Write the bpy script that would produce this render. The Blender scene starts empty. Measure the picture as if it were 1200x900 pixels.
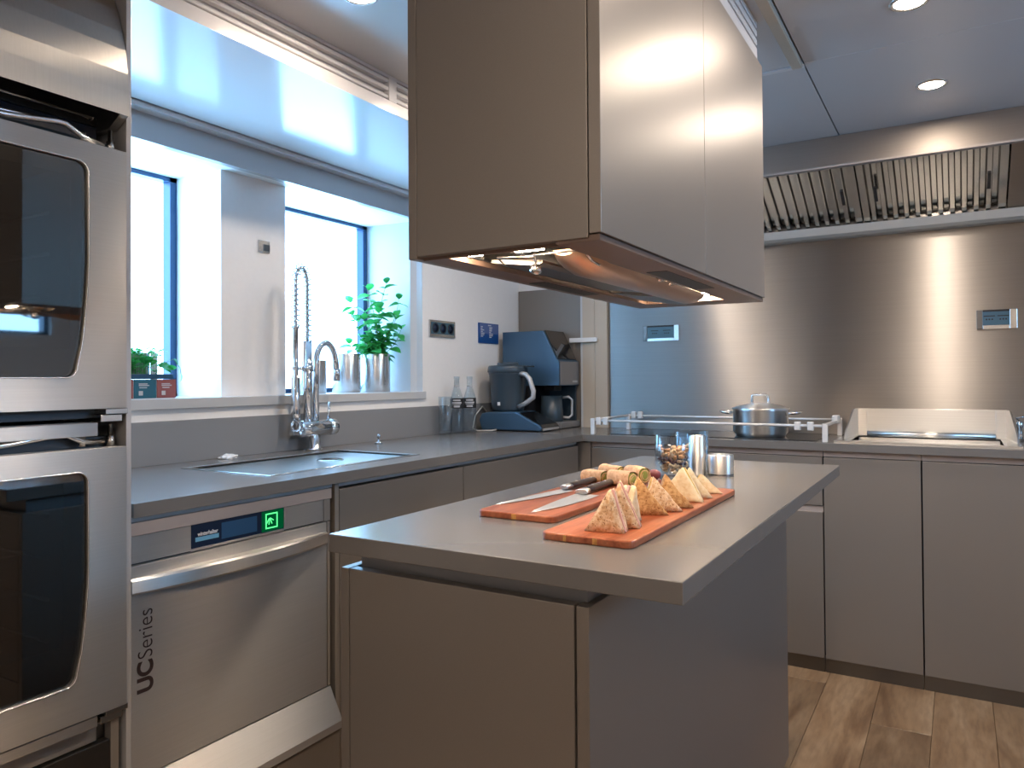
import bpy, bmesh, math, random
from mathutils import Vector, Matrix, noise
random.seed(7)
S = bpy.context.scene
C = S.collection
PI = math.pi

# ------------------------------------------------------------ camera
cam_d = bpy.data.cameras.new('camera')
cam = bpy.data.objects.new('camera', cam_d)
C.objects.link(cam)
F_PX, YAW, PITCH, ROLL, PP_Y = 875.96, -0.538309, 0.0135901, -0.00683618, 432.73
cam_d.sensor_fit = 'HORIZONTAL'
cam_d.sensor_width = 36.0
cam_d.lens = 36.0 * F_PX / 1200.0
cam_d.shift_y = -(450.0 - PP_Y) / 1200.0
cam_d.clip_start = 0.02
_f = Vector((math.sin(YAW) * math.cos(PITCH), math.cos(YAW) * math.cos(PITCH), math.sin(PITCH)))
_r = Vector((math.cos(YAW), -math.sin(YAW), 0))
_u = _r.cross(_f)
_r2 = math.cos(ROLL) * _r + math.sin(ROLL) * _u
_u2 = -math.sin(ROLL) * _r + math.cos(ROLL) * _u
M = Matrix((_r2, _u2, -_f)).transposed().to_4x4()
M.translation = (0, 0, 1.17)
cam.matrix_world = M
S.camera = cam

# ------------------------------------------------------------ world, exposure
W = bpy.data.worlds.new('daylight')
S.world = W
W.use_nodes = True
bg = W.node_tree.nodes['Background']
bg.inputs['Color'].default_value = (0.33, 0.64, 1.0, 1)
bg.inputs['Strength'].default_value = 6.3
S.view_settings.view_transform = 'Standard'
S.view_settings.look = 'None'
S.view_settings.gamma = 1
S.view_settings.use_curve_mapping = False
S.view_settings.exposure = 1.32
S.cycles.use_denoising = True
S.cycles.max_bounces = 10
S.cycles.diffuse_bounces = 5
S.cycles.glossy_bounces = 6
S.cycles.transmission_bounces = 10
S.cycles.transparent_max_bounces = 12
S.cycles.caustics_reflective = False
S.cycles.caustics_refractive = False
S.cycles.sample_clamp_indirect = 6.0
WARM = (1.0, 0.83, 0.67)
LAMP_E = 195.0

def portal(name, loc, rot, sx, sy):
    d = bpy.data.lights.new(name, 'AREA')
    d.shape = 'RECTANGLE'; d.size = sx; d.size_y = sy
    d.cycles.is_portal = True
    o = bpy.data.objects.new(name, d); C.objects.link(o)
    o.location = loc; o.rotation_euler = rot
portal('window_portal', (-2.52, 1.20, 1.52), (0, -PI / 2, 0), 0.85, 1.10)
portal('window_portal', (-2.52, 2.37, 1.52), (0, -PI / 2, 0), 0.85, 0.82)
portal('window_portal', (1.82, 1.95, 1.735), (0, PI / 2, 0), 0.57, 0.9)

# ------------------------------------------------------------ materials
MAT = {}
def nd(nt, t, **kw):
    n = nt.nodes.new(t)
    for k, v in kw.items():
        setattr(n, k, v)
    return n
def mat(name, col, rough=0.5, metal=0.0, **kw):
    m = bpy.data.materials.new(name); m.use_nodes = True
    nt = m.node_tree; b = nt.nodes['Principled BSDF']
    b.inputs['Base Color'].default_value = (*col, 1)
    b.inputs['Roughness'].default_value = rough
    b.inputs['Metallic'].default_value = metal
    for k, v in kw.items():
        b.inputs[k].default_value = v
    MAT[name] = m
    return m
def coords(nt, scale=(1, 1, 1), kind='Object'):
    tc = nd(nt, 'ShaderNodeTexCoord'); mp = nd(nt, 'ShaderNodeMapping')
    mp.inputs['Scale'].default_value = scale
    nt.links.new(tc.outputs[kind], mp.inputs['Vector'])
    return mp.outputs['Vector']
def add_noise(m, scale=(1, 1, 1), nscale=20.0, detail=4.0, amt=0.1, bump=0.0, rough_amt=0.0, dist=0.002):
    nt = m.node_tree; b = nt.nodes['Principled BSDF']
    v = coords(nt, scale)
    n = nd(nt, 'ShaderNodeTexNoise'); n.inputs['Scale'].default_value = nscale; n.inputs['Detail'].default_value = detail
    nt.links.new(v, n.inputs['Vector'])
    if amt:
        c = b.inputs['Base Color'].default_value[:3]
        r = nd(nt, 'ShaderNodeValToRGB')
        r.color_ramp.elements[0].position = 0.3; r.color_ramp.elements[1].position = 0.7
        r.color_ramp.elements[0].color = (*[x * (1 - amt) for x in c], 1)
        r.color_ramp.elements[1].color = (*[min(1, x * (1 + amt)) for x in c], 1)
        nt.links.new(n.outputs['Fac'], r.inputs['Fac']); nt.links.new(r.outputs['Color'], b.inputs['Base Color'])
    if bump:
        bp = nd(nt, 'ShaderNodeBump'); bp.inputs['Strength'].default_value = bump; bp.inputs['Distance'].default_value = dist
        nt.links.new(n.outputs['Fac'], bp.inputs['Height']); nt.links.new(bp.outputs['Normal'], b.inputs['Normal'])
    if rough_amt:
        r0 = b.inputs['Roughness'].default_value
        mr = nd(nt, 'ShaderNodeMapRange'); mr.inputs['To Min'].default_value = max(0.02, r0 - rough_amt); mr.inputs['To Max'].default_value = r0 + rough_amt
        nt.links.new(n.outputs['Fac'], mr.inputs['Value']); nt.links.new(mr.outputs['Result'], b.inputs['Roughness'])
    return m
def brushed(name, col, rough, grain, aniso=0.75):
    """brushed stainless steel: reflections smear across the grain direction"""
    m = mat(name, col, rough, 1.0)
    nt = m.node_tree; b = nt.nodes['Principled BSDF']
    b.inputs['Anisotropic'].default_value = aniso; b.inputs['Anisotropic Rotation'].default_value = 0.25
    if grain is None:      # turned on a lathe: grain runs round the axis
        tn = nd(nt, 'ShaderNodeTangent', direction_type='RADIAL', axis='Z')
        nt.links.new(tn.outputs[0], b.inputs['Tangent'])
        return m
    cx = nd(nt, 'ShaderNodeCombineXYZ')
    for i in range(3):
        cx.inputs[i].default_value = grain[i]
    nt.links.new(cx.outputs[0], b.inputs['Tangent'])
    sc = [300.0 if abs(g) < 0.5 else 3.0 for g in grain]
    add_noise(m, sc, 1.0, 3.0, 0.03, 0.0, 0.015)
    return m
brushed('steel_dish', (0.62, 0.595, 0.565), 0.38, (0, 1, 0), 0.95)
brushed('steel_wall', (0.42, 0.40, 0.38), 0.41, (1, 0, 0), 0.97)
brushed('steel_fascia', (0.42, 0.38, 0.345), 0.50, (1, 0, 0), 0.6)
mat('gutter_steel', (0.62, 0.61, 0.57), 0.45, 0.5)
brushed('steel_pan', (0.76, 0.76, 0.75), 0.30, (1, 0, 0), 0.8)
mat('upstand_grey', (0.27, 0.275, 0.285), 0.38, 0.2)
brushed('steel_y', (0.50, 0.47, 0.435), 0.42, (0, 1, 0), 0.92)
brushed('steel_x', (0.50, 0.48, 0.45), 0.28, (1, 0, 0), 0.75)
brushed('steel_v', (0.66, 0.66, 0.66), 0.26, None, 0.85)
mat('chrome', (0.72, 0.73, 0.75), 0.08, 1.0)
mat('steel_satin', (0.66, 0.65, 0.63), 0.2, 1.0)
mat('steel_bright', (0.82, 0.82, 0.81), 0.24, 1.0)
brushed('steel_pot', (0.92, 0.91, 0.90), 0.34, None, 0.92)
brushed('steel_canopy', (0.52, 0.48, 0.43), 0.34, (0, 0, 1), 0.9)
mat('steel_dark', (0.17, 0.165, 0.16), 0.35, 1.0)
mat('rail_white', (0.78, 0.78, 0.78), 0.25, 0.3)
add_noise(mat('taupe', (0.235, 0.210, 0.188), 0.36, 0.35), (1, 1, 1), 900, 2, 0.03, 0.02, 0.02, 0.0003)
mat('taupe_edge', (0.30, 0.27, 0.24), 0.35, 0.35)
add_noise(mat('beige', (0.50, 0.43, 0.34), 0.45), (1, 1, 1), 300, 2, 0.03)
mat('hood_brown', (0.20, 0.135, 0.105), 0.40, 0.2)
mat('channel', (0.42, 0.36, 0.33), 0.45, 0.2)
add_noise(mat('counter', (0.155, 0.147, 0.140), 0.23, **{'Specular IOR Level': 0.85}), (1, 1, 1), 500, 2, 0.015)
mat('white_wall', (0.88, 0.87, 0.86), 0.5)
add_noise(MAT['white_wall'], (1, 1, 1), 60, 3, 0.01)
mat('reveal', (0.52, 0.53, 0.54), 0.4)
mat('ceiling_gloss', (0.62, 0.61, 0.61), 0.26)
mat('soffit', (0.74, 0.72, 0.72), 0.16)
mat('frame_blue', (0.006, 0.045, 0.12), 0.35)
mat('black', (0.012, 0.012, 0.013), 0.45)
mat('shadow_gap', (0.02, 0.02, 0.02), 0.8)
mat('black_gloss', (0.01, 0.012, 0.015), 0.06)
mat('hob_glass', (0.015, 0.016, 0.018), 0.07)
mat('screen_navy', (0.012, 0.022, 0.05), 0.15)
mat('screen_blue', (0.03, 0.09, 0.19), 0.12)
mat('logo_blue', (0.16, 0.42, 0.62), 0.4)
mat('print_white', (0.80, 0.80, 0.80), 0.5)
mat('print_dark', (0.035, 0.02, 0.02), 0.5)
mat('device_dark', (0.035, 0.055, 0.075), 0.30)
mat('device_blue', (0.055, 0.115, 0.19), 0.30, 0.3)
mat('device_grey', (0.24, 0.24, 0.25), 0.35, 0.3)
mat('device_light', (0.50, 0.50, 0.51), 0.3, 0.3)
mat('oven_inner', (0.035, 0.045, 0.055), 0.4, 0.5)
mat('sign_blue', (0.01, 0.07, 0.26), 0.35)
mat('sign_blue_light', (0.09, 0.15, 0.36), 0.35)
mat('socket_face', (0.05, 0.12, 0.17), 0.3)
mat('label_teal', (0.01, 0.10, 0.15), 0.5)
mat('label_rust', (0.26, 0.075, 0.07), 0.5)
mat('tray_navy', (0.01, 0.06, 0.12), 0.4)
mat('card', (0.45, 0.45, 0.47), 0.6)
mat('ham', (0.72, 0.42, 0.36), 0.5)
mat('cheese', (0.75, 0.52, 0.16), 0.5)
mat('filling_green', (0.26, 0.27, 0.04), 0.6)
mat('grape', (0.16, 0.03, 0.04), 0.3)
mat('handle_dark', (0.055, 0.045, 0.042), 0.3)
mat('blade', (0.66, 0.67, 0.68), 0.36, 1.0)
mat('stem', (0.10, 0.22, 0.05), 0.6)
mat('nut', (0.55, 0.27, 0.11), 0.6)
mat('nut_pale', (0.70, 0.50, 0.30), 0.6)
mat('raisin', (0.06, 0.03, 0.045), 0.5)
mat('copper_tone', (0.62, 0.42, 0.31), 0.28, 0.9)
mat('cable', (0.45, 0.45, 0.44), 0.4)
mat('soil', (0.03, 0.022, 0.016), 0.9)

def emit(name, col, s):
    m = bpy.data.materials.new(name); m.use_nodes = True
    nt = m.node_tree; nt.nodes.clear()
    e = nd(nt, 'ShaderNodeEmission'); o = nd(nt, 'ShaderNodeOutputMaterial')
    e.inputs['Color'].default_value = (*col, 1); e.inputs['Strength'].default_value = s
    nt.links.new(e.outputs[0], o.inputs[0]); MAT[name] = m
emit('lamp', WARM, LAMP_E)
emit('hood_lamp', (1.0, 0.74, 0.50), 130.0)
emit('led_green', (0.10, 1.0, 0.25), 0.7)
emit('led_green_dim', (0.0, 0.10, 0.03), 0.3)

def glass(name, col=(1, 1, 1), ior=1.45, rough=0.0):
    mat(name, col, rough, 0.0, **{'Transmission Weight': 1.0, 'IOR': ior})

def pane_mat(name, tint, gloss):
    m = bpy.data.materials.new(name); m.use_nodes = True
    nt = m.node_tree; nt.nodes.clear()
    t = nd(nt, 'ShaderNodeBsdfTransparent'); g = nd(nt, 'ShaderNodeBsdfGlossy'); x = nd(nt, 'ShaderNodeMixShader'); fr = nd(nt, 'ShaderNodeFresnel')
    t.inputs['Color'].default_value = (*tint, 1); g.inputs['Roughness'].default_value = 0.03
    fr.inputs['IOR'].default_value = gloss
    o = nd(nt, 'ShaderNodeOutputMaterial')
    ge = nd(nt, 'ShaderNodeNewGeometry'); sb = nd(nt, 'ShaderNodeMath', operation='SUBTRACT', use_clamp=True)
    nt.links.new(fr.outputs[0], sb.inputs[0]); nt.links.new(ge.outputs['Backfacing'], sb.inputs[1])   # only the entry face reflects
    nt.links.new(sb.outputs[0], x.inputs[0]); nt.links.new(t.outputs[0], x.inputs[1]); nt.links.new(g.outputs[0], x.inputs[2]); nt.links.new(x.outputs[0], o.inputs[0])
    MAT[name] = m
pane_mat('pane', (0.93, 0.97, 1.0), 1.45)
pane_mat('oven_pane', (0.25, 0.31, 0.35), 2.4)
pane_mat('glass', (0.90, 0.93, 0.95), 1.9)

def wood(name, c0, c1, c2, scale, rough=0.4, rnd=0.35):
    m = mat(name, c1, rough); nt = m.node_tree; b = nt.nodes['Principled BSDF']
    tc = nd(nt, 'ShaderNodeTexCoord'); oi = nd(nt, 'ShaderNodeObjectInfo')
    mp = nd(nt, 'ShaderNodeMapping'); mp.inputs['Scale'].default_value = scale
    ad = nd(nt, 'ShaderNodeVectorMath', operation='ADD'); ml = nd(nt, 'ShaderNodeVectorMath', operation='SCALE')
    cx = nd(nt, 'ShaderNodeCombineXYZ')
    nt.links.new(oi.outputs['Random'], cx.inputs[0]); nt.links.new(oi.outputs['Random'], cx.inputs[1])
    ml.inputs['Scale'].default_value = 17.0
    nt.links.new(cx.outputs[0], ml.inputs[0]); nt.links.new(tc.outputs['Object'], ad.inputs[0]); nt.links.new(ml.outputs[0], ad.inputs[1])
    nt.links.new(ad.outputs[0], mp.inputs['Vector'])
    n1 = nd(nt, 'ShaderNodeTexNoise'); n1.inputs['Scale'].default_value = 1.0; n1.inputs['Detail'].default_value = 6.0; n1.inputs['Distortion'].default_value = 1.2
    n2 = nd(nt, 'ShaderNodeTexNoise'); n2.inputs['Scale'].default_value = 7.0; n2.inputs['Detail'].default_value = 5.0
    nt.links.new(mp.outputs[0], n1.inputs['Vector']); nt.links.new(mp.outputs[0], n2.inputs['Vector'])
    r = nd(nt, 'ShaderNodeValToRGB'); e = r.color_ramp.elements
    e[0].position = 0.3; e[0].color = (*c0, 1); e[1].position = 0.72; e[1].color = (*c2, 1)
    k = e.new(0.5); k.color = (*c1, 1)
    nt.links.new(n1.outputs['Fac'], r.inputs['Fac'])
    mx = nd(nt, 'ShaderNodeMix', data_type='RGBA', blend_type='MULTIPLY'); mx.inputs['Factor'].default_value = 0.45
    r2 = nd(nt, 'ShaderNodeValToRGB'); r2.color_ramp.elements[0].position = 0.35; r2.color_ramp.elements[0].color = (0.5, 0.45, 0.42, 1); r2.color_ramp.elements[1].position = 0.6
    nt.links.new(n2.outputs['Fac'], r2.inputs['Fac'])
    nt.links.new(r.outputs[0], mx.inputs['A']); nt.links.new(r2.outputs[0], mx.inputs['B'])
    hs = nd(nt, 'ShaderNodeHueSaturation'); mr = nd(nt, 'ShaderNodeMapRange'); mr.inputs['To Min'].default_value = 1 - rnd; mr.inputs['To Max'].default_value = 1 + rnd
    nt.links.new(oi.outputs['Random'], mr.inputs['Value']); nt.links.new(mr.outputs[0], hs.inputs['Value'])
    nt.links.new(mx.outputs['Result'], hs.inputs['Color']); nt.links.new(hs.outputs[0], b.inputs['Base Color'])
    bp = nd(nt, 'ShaderNodeBump'); bp.inputs['Strength'].default_value = 0.12; bp.inputs['Distance'].default_value = 0.001
    nt.links.new(n2.outputs['Fac'], bp.inputs['Height']); nt.links.new(bp.outputs['Normal'], b.inputs['Normal'])
wood('oak', (0.17, 0.095, 0.048), (0.28, 0.172, 0.092), (0.38, 0.255, 0.15), (9, 1.6, 3), 0.38, 0.18)
wood('board', (0.22, 0.045, 0.016), (0.37, 0.105, 0.045), (0.46, 0.165, 0.08), (26, 3, 26), 0.35, 0.1)
wood('board_inlay', (0.50, 0.20, 0.04), (0.66, 0.33, 0.09), (0.72, 0.42, 0.14), (26, 6, 26), 0.35, 0.05)

def bread(name, crumb, dark, speck, bump):
    m = mat(name, crumb, 0.85); nt = m.node_tree; b = nt.nodes['Principled BSDF']
    v = coords(nt)
    n = nd(nt, 'ShaderNodeTexNoise'); n.inputs['Scale'].default_value = 130; n.inputs['Detail'].default_value = 5
    n2 = nd(nt, 'ShaderNodeTexNoise'); n2.inputs['Scale'].default_value = 320; n2.inputs['Detail'].default_value = 2
    for q in (n, n2): nt.links.new(v, q.inputs['Vector'])
    r = nd(nt, 'ShaderNodeValToRGB'); r.color_ramp.elements[0].position = 0.36; r.color_ramp.elements[0].color = (*dark, 1); r.color_ramp.elements[1].position = 0.58; r.color_ramp.elements[1].color = (*crumb, 1)
    nt.links.new(n.outputs['Fac'], r.inputs['Fac'])
    r2 = nd(nt, 'ShaderNodeValToRGB'); r2.color_ramp.elements[0].position = 0.33; r2.color_ramp.elements[0].color = (*speck, 1); r2.color_ramp.elements[1].position = 0.40; r2.color_ramp.elements[1].color = (1, 1, 1, 1)
    nt.links.new(n2.outputs['Fac'], r2.inputs['Fac'])
    mx = nd(nt, 'ShaderNodeMix', data_type='RGBA', blend_type='MULTIPLY'); mx.inputs['Factor'].default_value = 1
    nt.links.new(r.outputs[0], mx.inputs['A']); nt.links.new(r2.outputs[0], mx.inputs['B']); nt.links.new(mx.outputs['Result'], b.inputs['Base Color'])
    bp = nd(nt, 'ShaderNodeBump'); bp.inputs['Strength'].default_value = bump; bp.inputs['Distance'].default_value = 0.002
    nt.links.new(n.outputs['Fac'], bp.inputs['Height']); nt.links.new(bp.outputs['Normal'], b.inputs['Normal'])
bread('bread_seed', (0.78, 0.58, 0.38), (0.58, 0.33, 0.16), (0.35, 0.2, 0.12), 0.7)
bread('bread_toast', (0.62, 0.36, 0.15), (0.40, 0.19, 0.06), (0.5, 0.35, 0.25), 0.7)
bread('bread_white', (0.82, 0.68, 0.46), (0.74, 0.56, 0.32), (0.95, 0.9, 0.85), 0.3)
bread('wrap', (0.80, 0.50, 0.28), (0.66, 0.36, 0.18), (0.85, 0.75, 0.6), 0.2)
mat('crust', (0.38, 0.17, 0.06), 0.7)
def leaf_mat(name, c):
    m = mat(name, c, 0.4); nt = m.node_tree; b = nt.nodes['Principled BSDF']
    oi = nd(nt, 'ShaderNodeObjectInfo'); hs = nd(nt, 'ShaderNodeHueSaturation'); mr = nd(nt, 'ShaderNodeMapRange')
    mr.inputs['To Min'].default_value = 0.6; mr.inputs['To Max'].default_value = 1.4
    nt.links.new(oi.outputs['Random'], mr.inputs['Value']); nt.links.new(mr.outputs[0], hs.inputs['Value'])
    hs.inputs['Color'].default_value = (*c, 1); nt.links.new(hs.outputs[0], b.inputs['Base Color'])
    tr = nd(nt, 'ShaderNodeBsdfTranslucent'); nt.links.new(hs.outputs[0], tr.inputs['Color'])
    mx = nd(nt, 'ShaderNodeMixShader'); mx.inputs[0].default_value = 0.4
    o = nt.nodes['Material Output']
    nt.links.new(b.outputs[0], mx.inputs[1]); nt.links.new(tr.outputs[0], mx.inputs[2]); nt.links.new(mx.outputs[0], o.inputs[0])
leaf_mat('leaf', (0.05, 0.36, 0.08))
leaf_mat('herb', (0.06, 0.30, 0.07))

# ------------------------------------------------------------ mesh helpers
def NB(): return bmesh.new()
def box(bm, x0, x1, y0, y1, z0, z1, bev=0.0, seg=2):
    x0, x1 = sorted((x0, x1)); y0, y1 = sorted((y0, y1)); z0, z1 = sorted((z0, z1))
    vs = [bm.verts.new(p) for p in ((x0, y0, z0), (x1, y0, z0), (x1, y1, z0), (x0, y1, z0), (x0, y0, z1), (x1, y0, z1), (x1, y1, z1), (x0, y1, z1))]
    fs = [bm.faces.new([vs[i] for i in f]) for f in ((3, 2, 1, 0), (4, 5, 6, 7), (0, 1, 5, 4), (1, 2, 6, 5), (2, 3, 7, 6), (3, 0, 4, 7))]
    if bev > 0:
        es = list({e for f in fs for e in f.edges})
        bmesh.ops.bevel(bm, geom=es, offset=bev, segments=seg, affect='EDGES', profile=0.5)
    return bm
def bxm(*a, **k): return box(NB(), *a, **k)
def prism(bm, pts, axis, a, b, bev=0.0):
    """extrude a closed 2-D outline along an axis (0=x: pts are y,z; 1=y: pts are x,z; 2=z: pts are x,y)"""
    def p3(p, t):
        return ((t, p[0], p[1]), (p[0], t, p[1]), (p[0], p[1], t))[axis]
    A = [bm.verts.new(p3(p, a)) for p in pts]; B = [bm.verts.new(p3(p, b)) for p in pts]
    n = len(pts); fs = [bm.faces.new(A), bm.faces.new(B)]
    for i in range(n):
        fs.append(bm.faces.new((A[i], A[(i + 1) % n], B[(i + 1) % n], B[i])))
    bmesh.ops.recalc_face_normals(bm, faces=fs)
    if bev > 0:
        es = [e for f in fs[:2] for e in f.edges]
        bmesh.ops.bevel(bm, geom=list(set(es)), offset=bev, segments=2, affect='EDGES', profile=0.5)
    return bm
def tube(bm, pts, r, seg=10, cap=True):
    pts = [Vector(p) for p in pts]; rr = r if isinstance(r, (list, tuple)) else [r] * len(pts)
    rings = []; up = None
    for i, p in enumerate(pts):
        t = (pts[min(i + 1, len(pts) - 1)] - pts[max(i - 1, 0)]).normalized()
        if up is None:
            up = t.orthogonal().normalized()
        up = (up - t * up.dot(t))
        up = up.normalized() if up.length > 1e-6 else t.orthogonal().normalized()
        w = t.cross(up)
        rings.append([bm.verts.new(p + rr[i] * (math.cos(2 * PI * k / seg) * up + math.sin(2 * PI * k / seg) * w)) for k in range(seg)])
    for a, b in zip(rings, rings[1:]):
        for k in range(seg):
            f = bm.faces.new((a[k], a[(k + 1) % seg], b[(k + 1) % seg], b[k])); f.smooth = True
    if cap:
        bm.faces.new(rings[0][::-1]); bm.faces.new(rings[-1])
    return bm
def lathe(bm, prof, c=(0, 0), seg=32, closed=False):
    rings = []
    for r, z in prof:
        if r < 1e-6: rings.append([bm.verts.new((c[0], c[1], z))])
        else: rings.append([bm.verts.new((c[0] + r * math.cos(2 * PI * k / seg), c[1] + r * math.sin(2 * PI * k / seg), z)) for k in range(seg)])
    prs = list(zip(rings, rings[1:])) + ([(rings[-1], rings[0])] if closed else [])
    for a, b in prs:
        for k in range(seg):
            k2 = (k + 1) % seg
            if len(a) == 1 and len(b) == 1: continue
            if len(a) == 1: f = bm.faces.new((a[0], b[k2], b[k]))
            elif len(b) == 1: f = bm.faces.new((a[k], a[k2], b[0]))
            else: f = bm.faces.new((a[k], a[k2], b[k2], b[k]))
            f.smooth = True
    return bm
def plate(bm, xs, ys, z0, z1, keep):
    """slab on a grid of cells; keep(i, j) tells which cells exist"""
    nx, ny = len(xs) - 1, len(ys) - 1
    T, B = {}, {}
    def v(d, i, j, z):
        if (i, j) not in d: d[(i, j)] = bm.verts.new((xs[i], ys[j], z))
        return d[(i, j)]
    K = lambda i, j: 0 <= i < nx and 0 <= j < ny and keep(i, j)
    for i in range(nx):
        for j in range(ny):
            if not K(i, j): continue
            q = ((i, j), (i + 1, j), (i + 1, j + 1), (i, j + 1))
            bm.faces.new([v(T, *p, z1) for p in q]); bm.faces.new([v(B, *p, z0) for p in q][::-1])
            for (a, b, di, dj) in ((0, 1, 0, -1), (1, 2, 1, 0), (2, 3, 0, 1), (3, 0, -1, 0)):
                if not K(i + di, j + dj):
                    bm.faces.new((v(B, *q[a], z0), v(B, *q[b], z0), v(T, *q[b], z1), v(T, *q[a], z1)))
    return bm
def rot_bm(bm, ang, axis, centre):
    bmesh.ops.rotate(bm, verts=bm.verts, cent=centre, matrix=Matrix.Rotation(ang, 3, axis)); return bm
def smooth(bm):
    for f in bm.faces: f.smooth = True
    return bm

# ------------------------------------------------------------ object helpers
ORG = {}
def tag(o, label, cat, group=None, kind=None):
    o['label'] = label; o['category'] = cat
    if group: o['group'] = group
    if kind: o['kind'] = kind
    return o
def thing(name, label, cat, loc=(0, 0, 0), group=None):
    o = bpy.data.objects.new(name, None); C.objects.link(o); o.location = loc
    o.empty_display_size = 0.05
    ORG[o.name] = Vector(loc)
    return tag(o, label, cat, group)
def obj(name, bm, m, parent=None, label=None, autosmooth=False):
    """bm is in world coordinates; children are stored relative to their thing's base"""
    off = Vector((0, 0, 0))
    if parent is not None:
        off = ORG[parent.name]
        bmesh.ops.translate(bm, verts=bm.verts, vec=-off)
    me = bpy.data.meshes.new(name); bm.normal_update(); bm.to_mesh(me); bm.free()
    ms = m if isinstance(m, (list, tuple)) else [m]
    for q in ms: me.materials.append(MAT[q])
    o = bpy.data.objects.new(name, me); C.objects.link(o)
    if parent is not None: o.parent = parent
    ORG[o.name] = off
    if label: o['label'] = label
    return o
def struct(name, bm, m, parent=None):
    o = obj(name, bm, m, parent)
    o['kind'] = 'structure'
    return o
def text_part(name, body, size, loc, rot, m, parent, extrude=0.0004, bold=0.0, xs=1.0):
    cu = bpy.data.curves.new(name, 'FONT'); cu.body = body; cu.size = size; cu.extrude = extrude; cu.offset = bold
    cu.align_x = 'LEFT'
    t = bpy.data.objects.new(name + '_curve', cu); C.objects.link(t)
    bpy.context.view_layer.update()
    me = bpy.data.meshes.new_from_object(t.evaluated_get(bpy.context.evaluated_depsgraph_get()))
    bpy.data.objects.remove(t); bpy.data.curves.remove(cu)
    me.transform(Matrix.Diagonal((xs, 1, 1, 1)))
    me.transform(rot.to_4x4())
    me.transform(Matrix.Translation(Vector(loc) - ORG[parent.name]))
    me.name = name; me.materials.clear(); me.materials.append(MAT[m])
    o = bpy.data.objects.new(name, me); C.objects.link(o); o.parent = parent
    ORG[o.name] = ORG[parent.name]
    return o
def basis(x, y):
    x = Vector(x); y = Vector(y); z = x.cross(y)
    return Matrix((x, y, z)).transposed()

# ------------------------------------------------------------ key dimensions
XW = -2.16          # window wall
YB = 3.70           # back wall
ZC = 2.145          # ceiling
XF, YF = -1.51, 3.165   # counter front edges
CT, CB = 0.91, 0.88     # counter top / underside
XR, YN = 1.70, -1.90    # far side wall, wall behind the camera
W1 = (0.98, 1.716); W2 = (2.007, 2.800); SILL, HEAD = 1.117, 1.912
XG = -2.46

# ------------------------------------------------------------ setting
struct('lit_gap_strip', bxm(XF - 0.06, XF - 0.03, 0.958, 3.16, 0.866, 0.8795), 'device_light')  # pale strip added so the gap under the worktop looks lit, not black
fl = struct('floor', bxm(-2.3, 1.8, -2.0, 3.8, -0.06, -0.012), 'shadow_gap')
ORG[fl.name] = Vector((0, 0, 0))
pm = bxm(-0.0895, 0.0895, -0.609, 0.609, -0.012, 0.0, bev=0.0012, seg=1)
first = None
for i in range(19):
    off = (i * 0.47) % 1.22
    for j in range(-2, 4):
        x = -1.62 + i * 0.18; y = j * 1.22 + off - 0.35
        if y - 0.6 > 3.45 or y + 0.6 < -1.3: continue
        if first is None:
            first = obj('plank', pm, 'oak', fl); o = first
        else:
            o = first.copy(); C.objects.link(o); o.parent = fl
        o.location = (x, y, 0)
# window wall with two openings, recessed pier between them
bm = NB()
TH = -2.52
box(bm, TH, XW, YN, W1[0], 0, ZC + 0.1); box(bm, TH, XW, W2[1], YB + 0.1, 0, ZC + 0.1)
box(bm, TH, XW, W1[0], W2[1], 0, SILL - 0.034); box(bm, TH, XW, W1[0], W2[1], HEAD, ZC + 0.1)
box(bm, TH, XW - 0.045, W1[1], W2[0], SILL - 0.034, HEAD)
wl = struct('wall_left', bm, 'white_wall')
# back wall, right wall (with an added window), wall behind the camera
struct('wall_back', bxm(-2.52, XR + 0.1, YB + 0.005, YB + 0.1, 0, ZC + 0.1), 'white_wall')
bm = NB()
RW = (1.50, 2.40, 1.45, 2.02)
box(bm, XR, XR + 0.12, YN, RW[0], 0, ZC + 0.1); box(bm, XR, XR + 0.12, RW[1], YB + 0.1, 0, ZC + 0.1)
box(bm, XR, XR + 0.12, RW[0], RW[1], 0, RW[2]); box(bm, XR, XR + 0.12, RW[0], RW[1], RW[3], ZC + 0.1)
struct('wall_right', bm, 'white_wall')
struct('wall_front', bxm(-2.52, XR + 0.1, YN - 0.1, YN, 0, ZC + 0.1), 'white_wall')
# ceiling: slab and separate glossy panels with open joints
ce = struct('ceiling', bxm(-2.52, XR + 0.12, YN - 0.1, YB + 0.1, ZC + 0.012, ZC + 0.08), 'shadow_gap')
for (x0, x1, y0, y1) in ((-1.55, -0.4035, 2.452, 3.70), (-0.3985, 0.75, 2.452, 3.70), (0.755, 1.70, 2.452, 3.70),
                         (-1.55, -0.4035, 0.9, 2.449), (-0.3985, 0.75, 0.9, 2.449), (0.755, 1.70, 0.9, 2.449),
                         (-1.55, -0.4035, -1.9, 0.897), (-0.3985, 1.70, -1.9, 0.897)):
    obj('ceiling_panel', bxm(x0, x1, y0, y1, ZC, ZC + 0.012, bev=0.0008, seg=1), 'ceiling_gloss', ce)
struct('trim_1', bxm(-0.434, -0.405, 0.9, 2.45, ZC - 0.014, ZC, bev=0.002), 'beige')
struct('trim_2', bxm(-1.54, -0.400, 2.452, 2.470, ZC - 0.006, ZC, bev=0.001), 'soffit')
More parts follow.
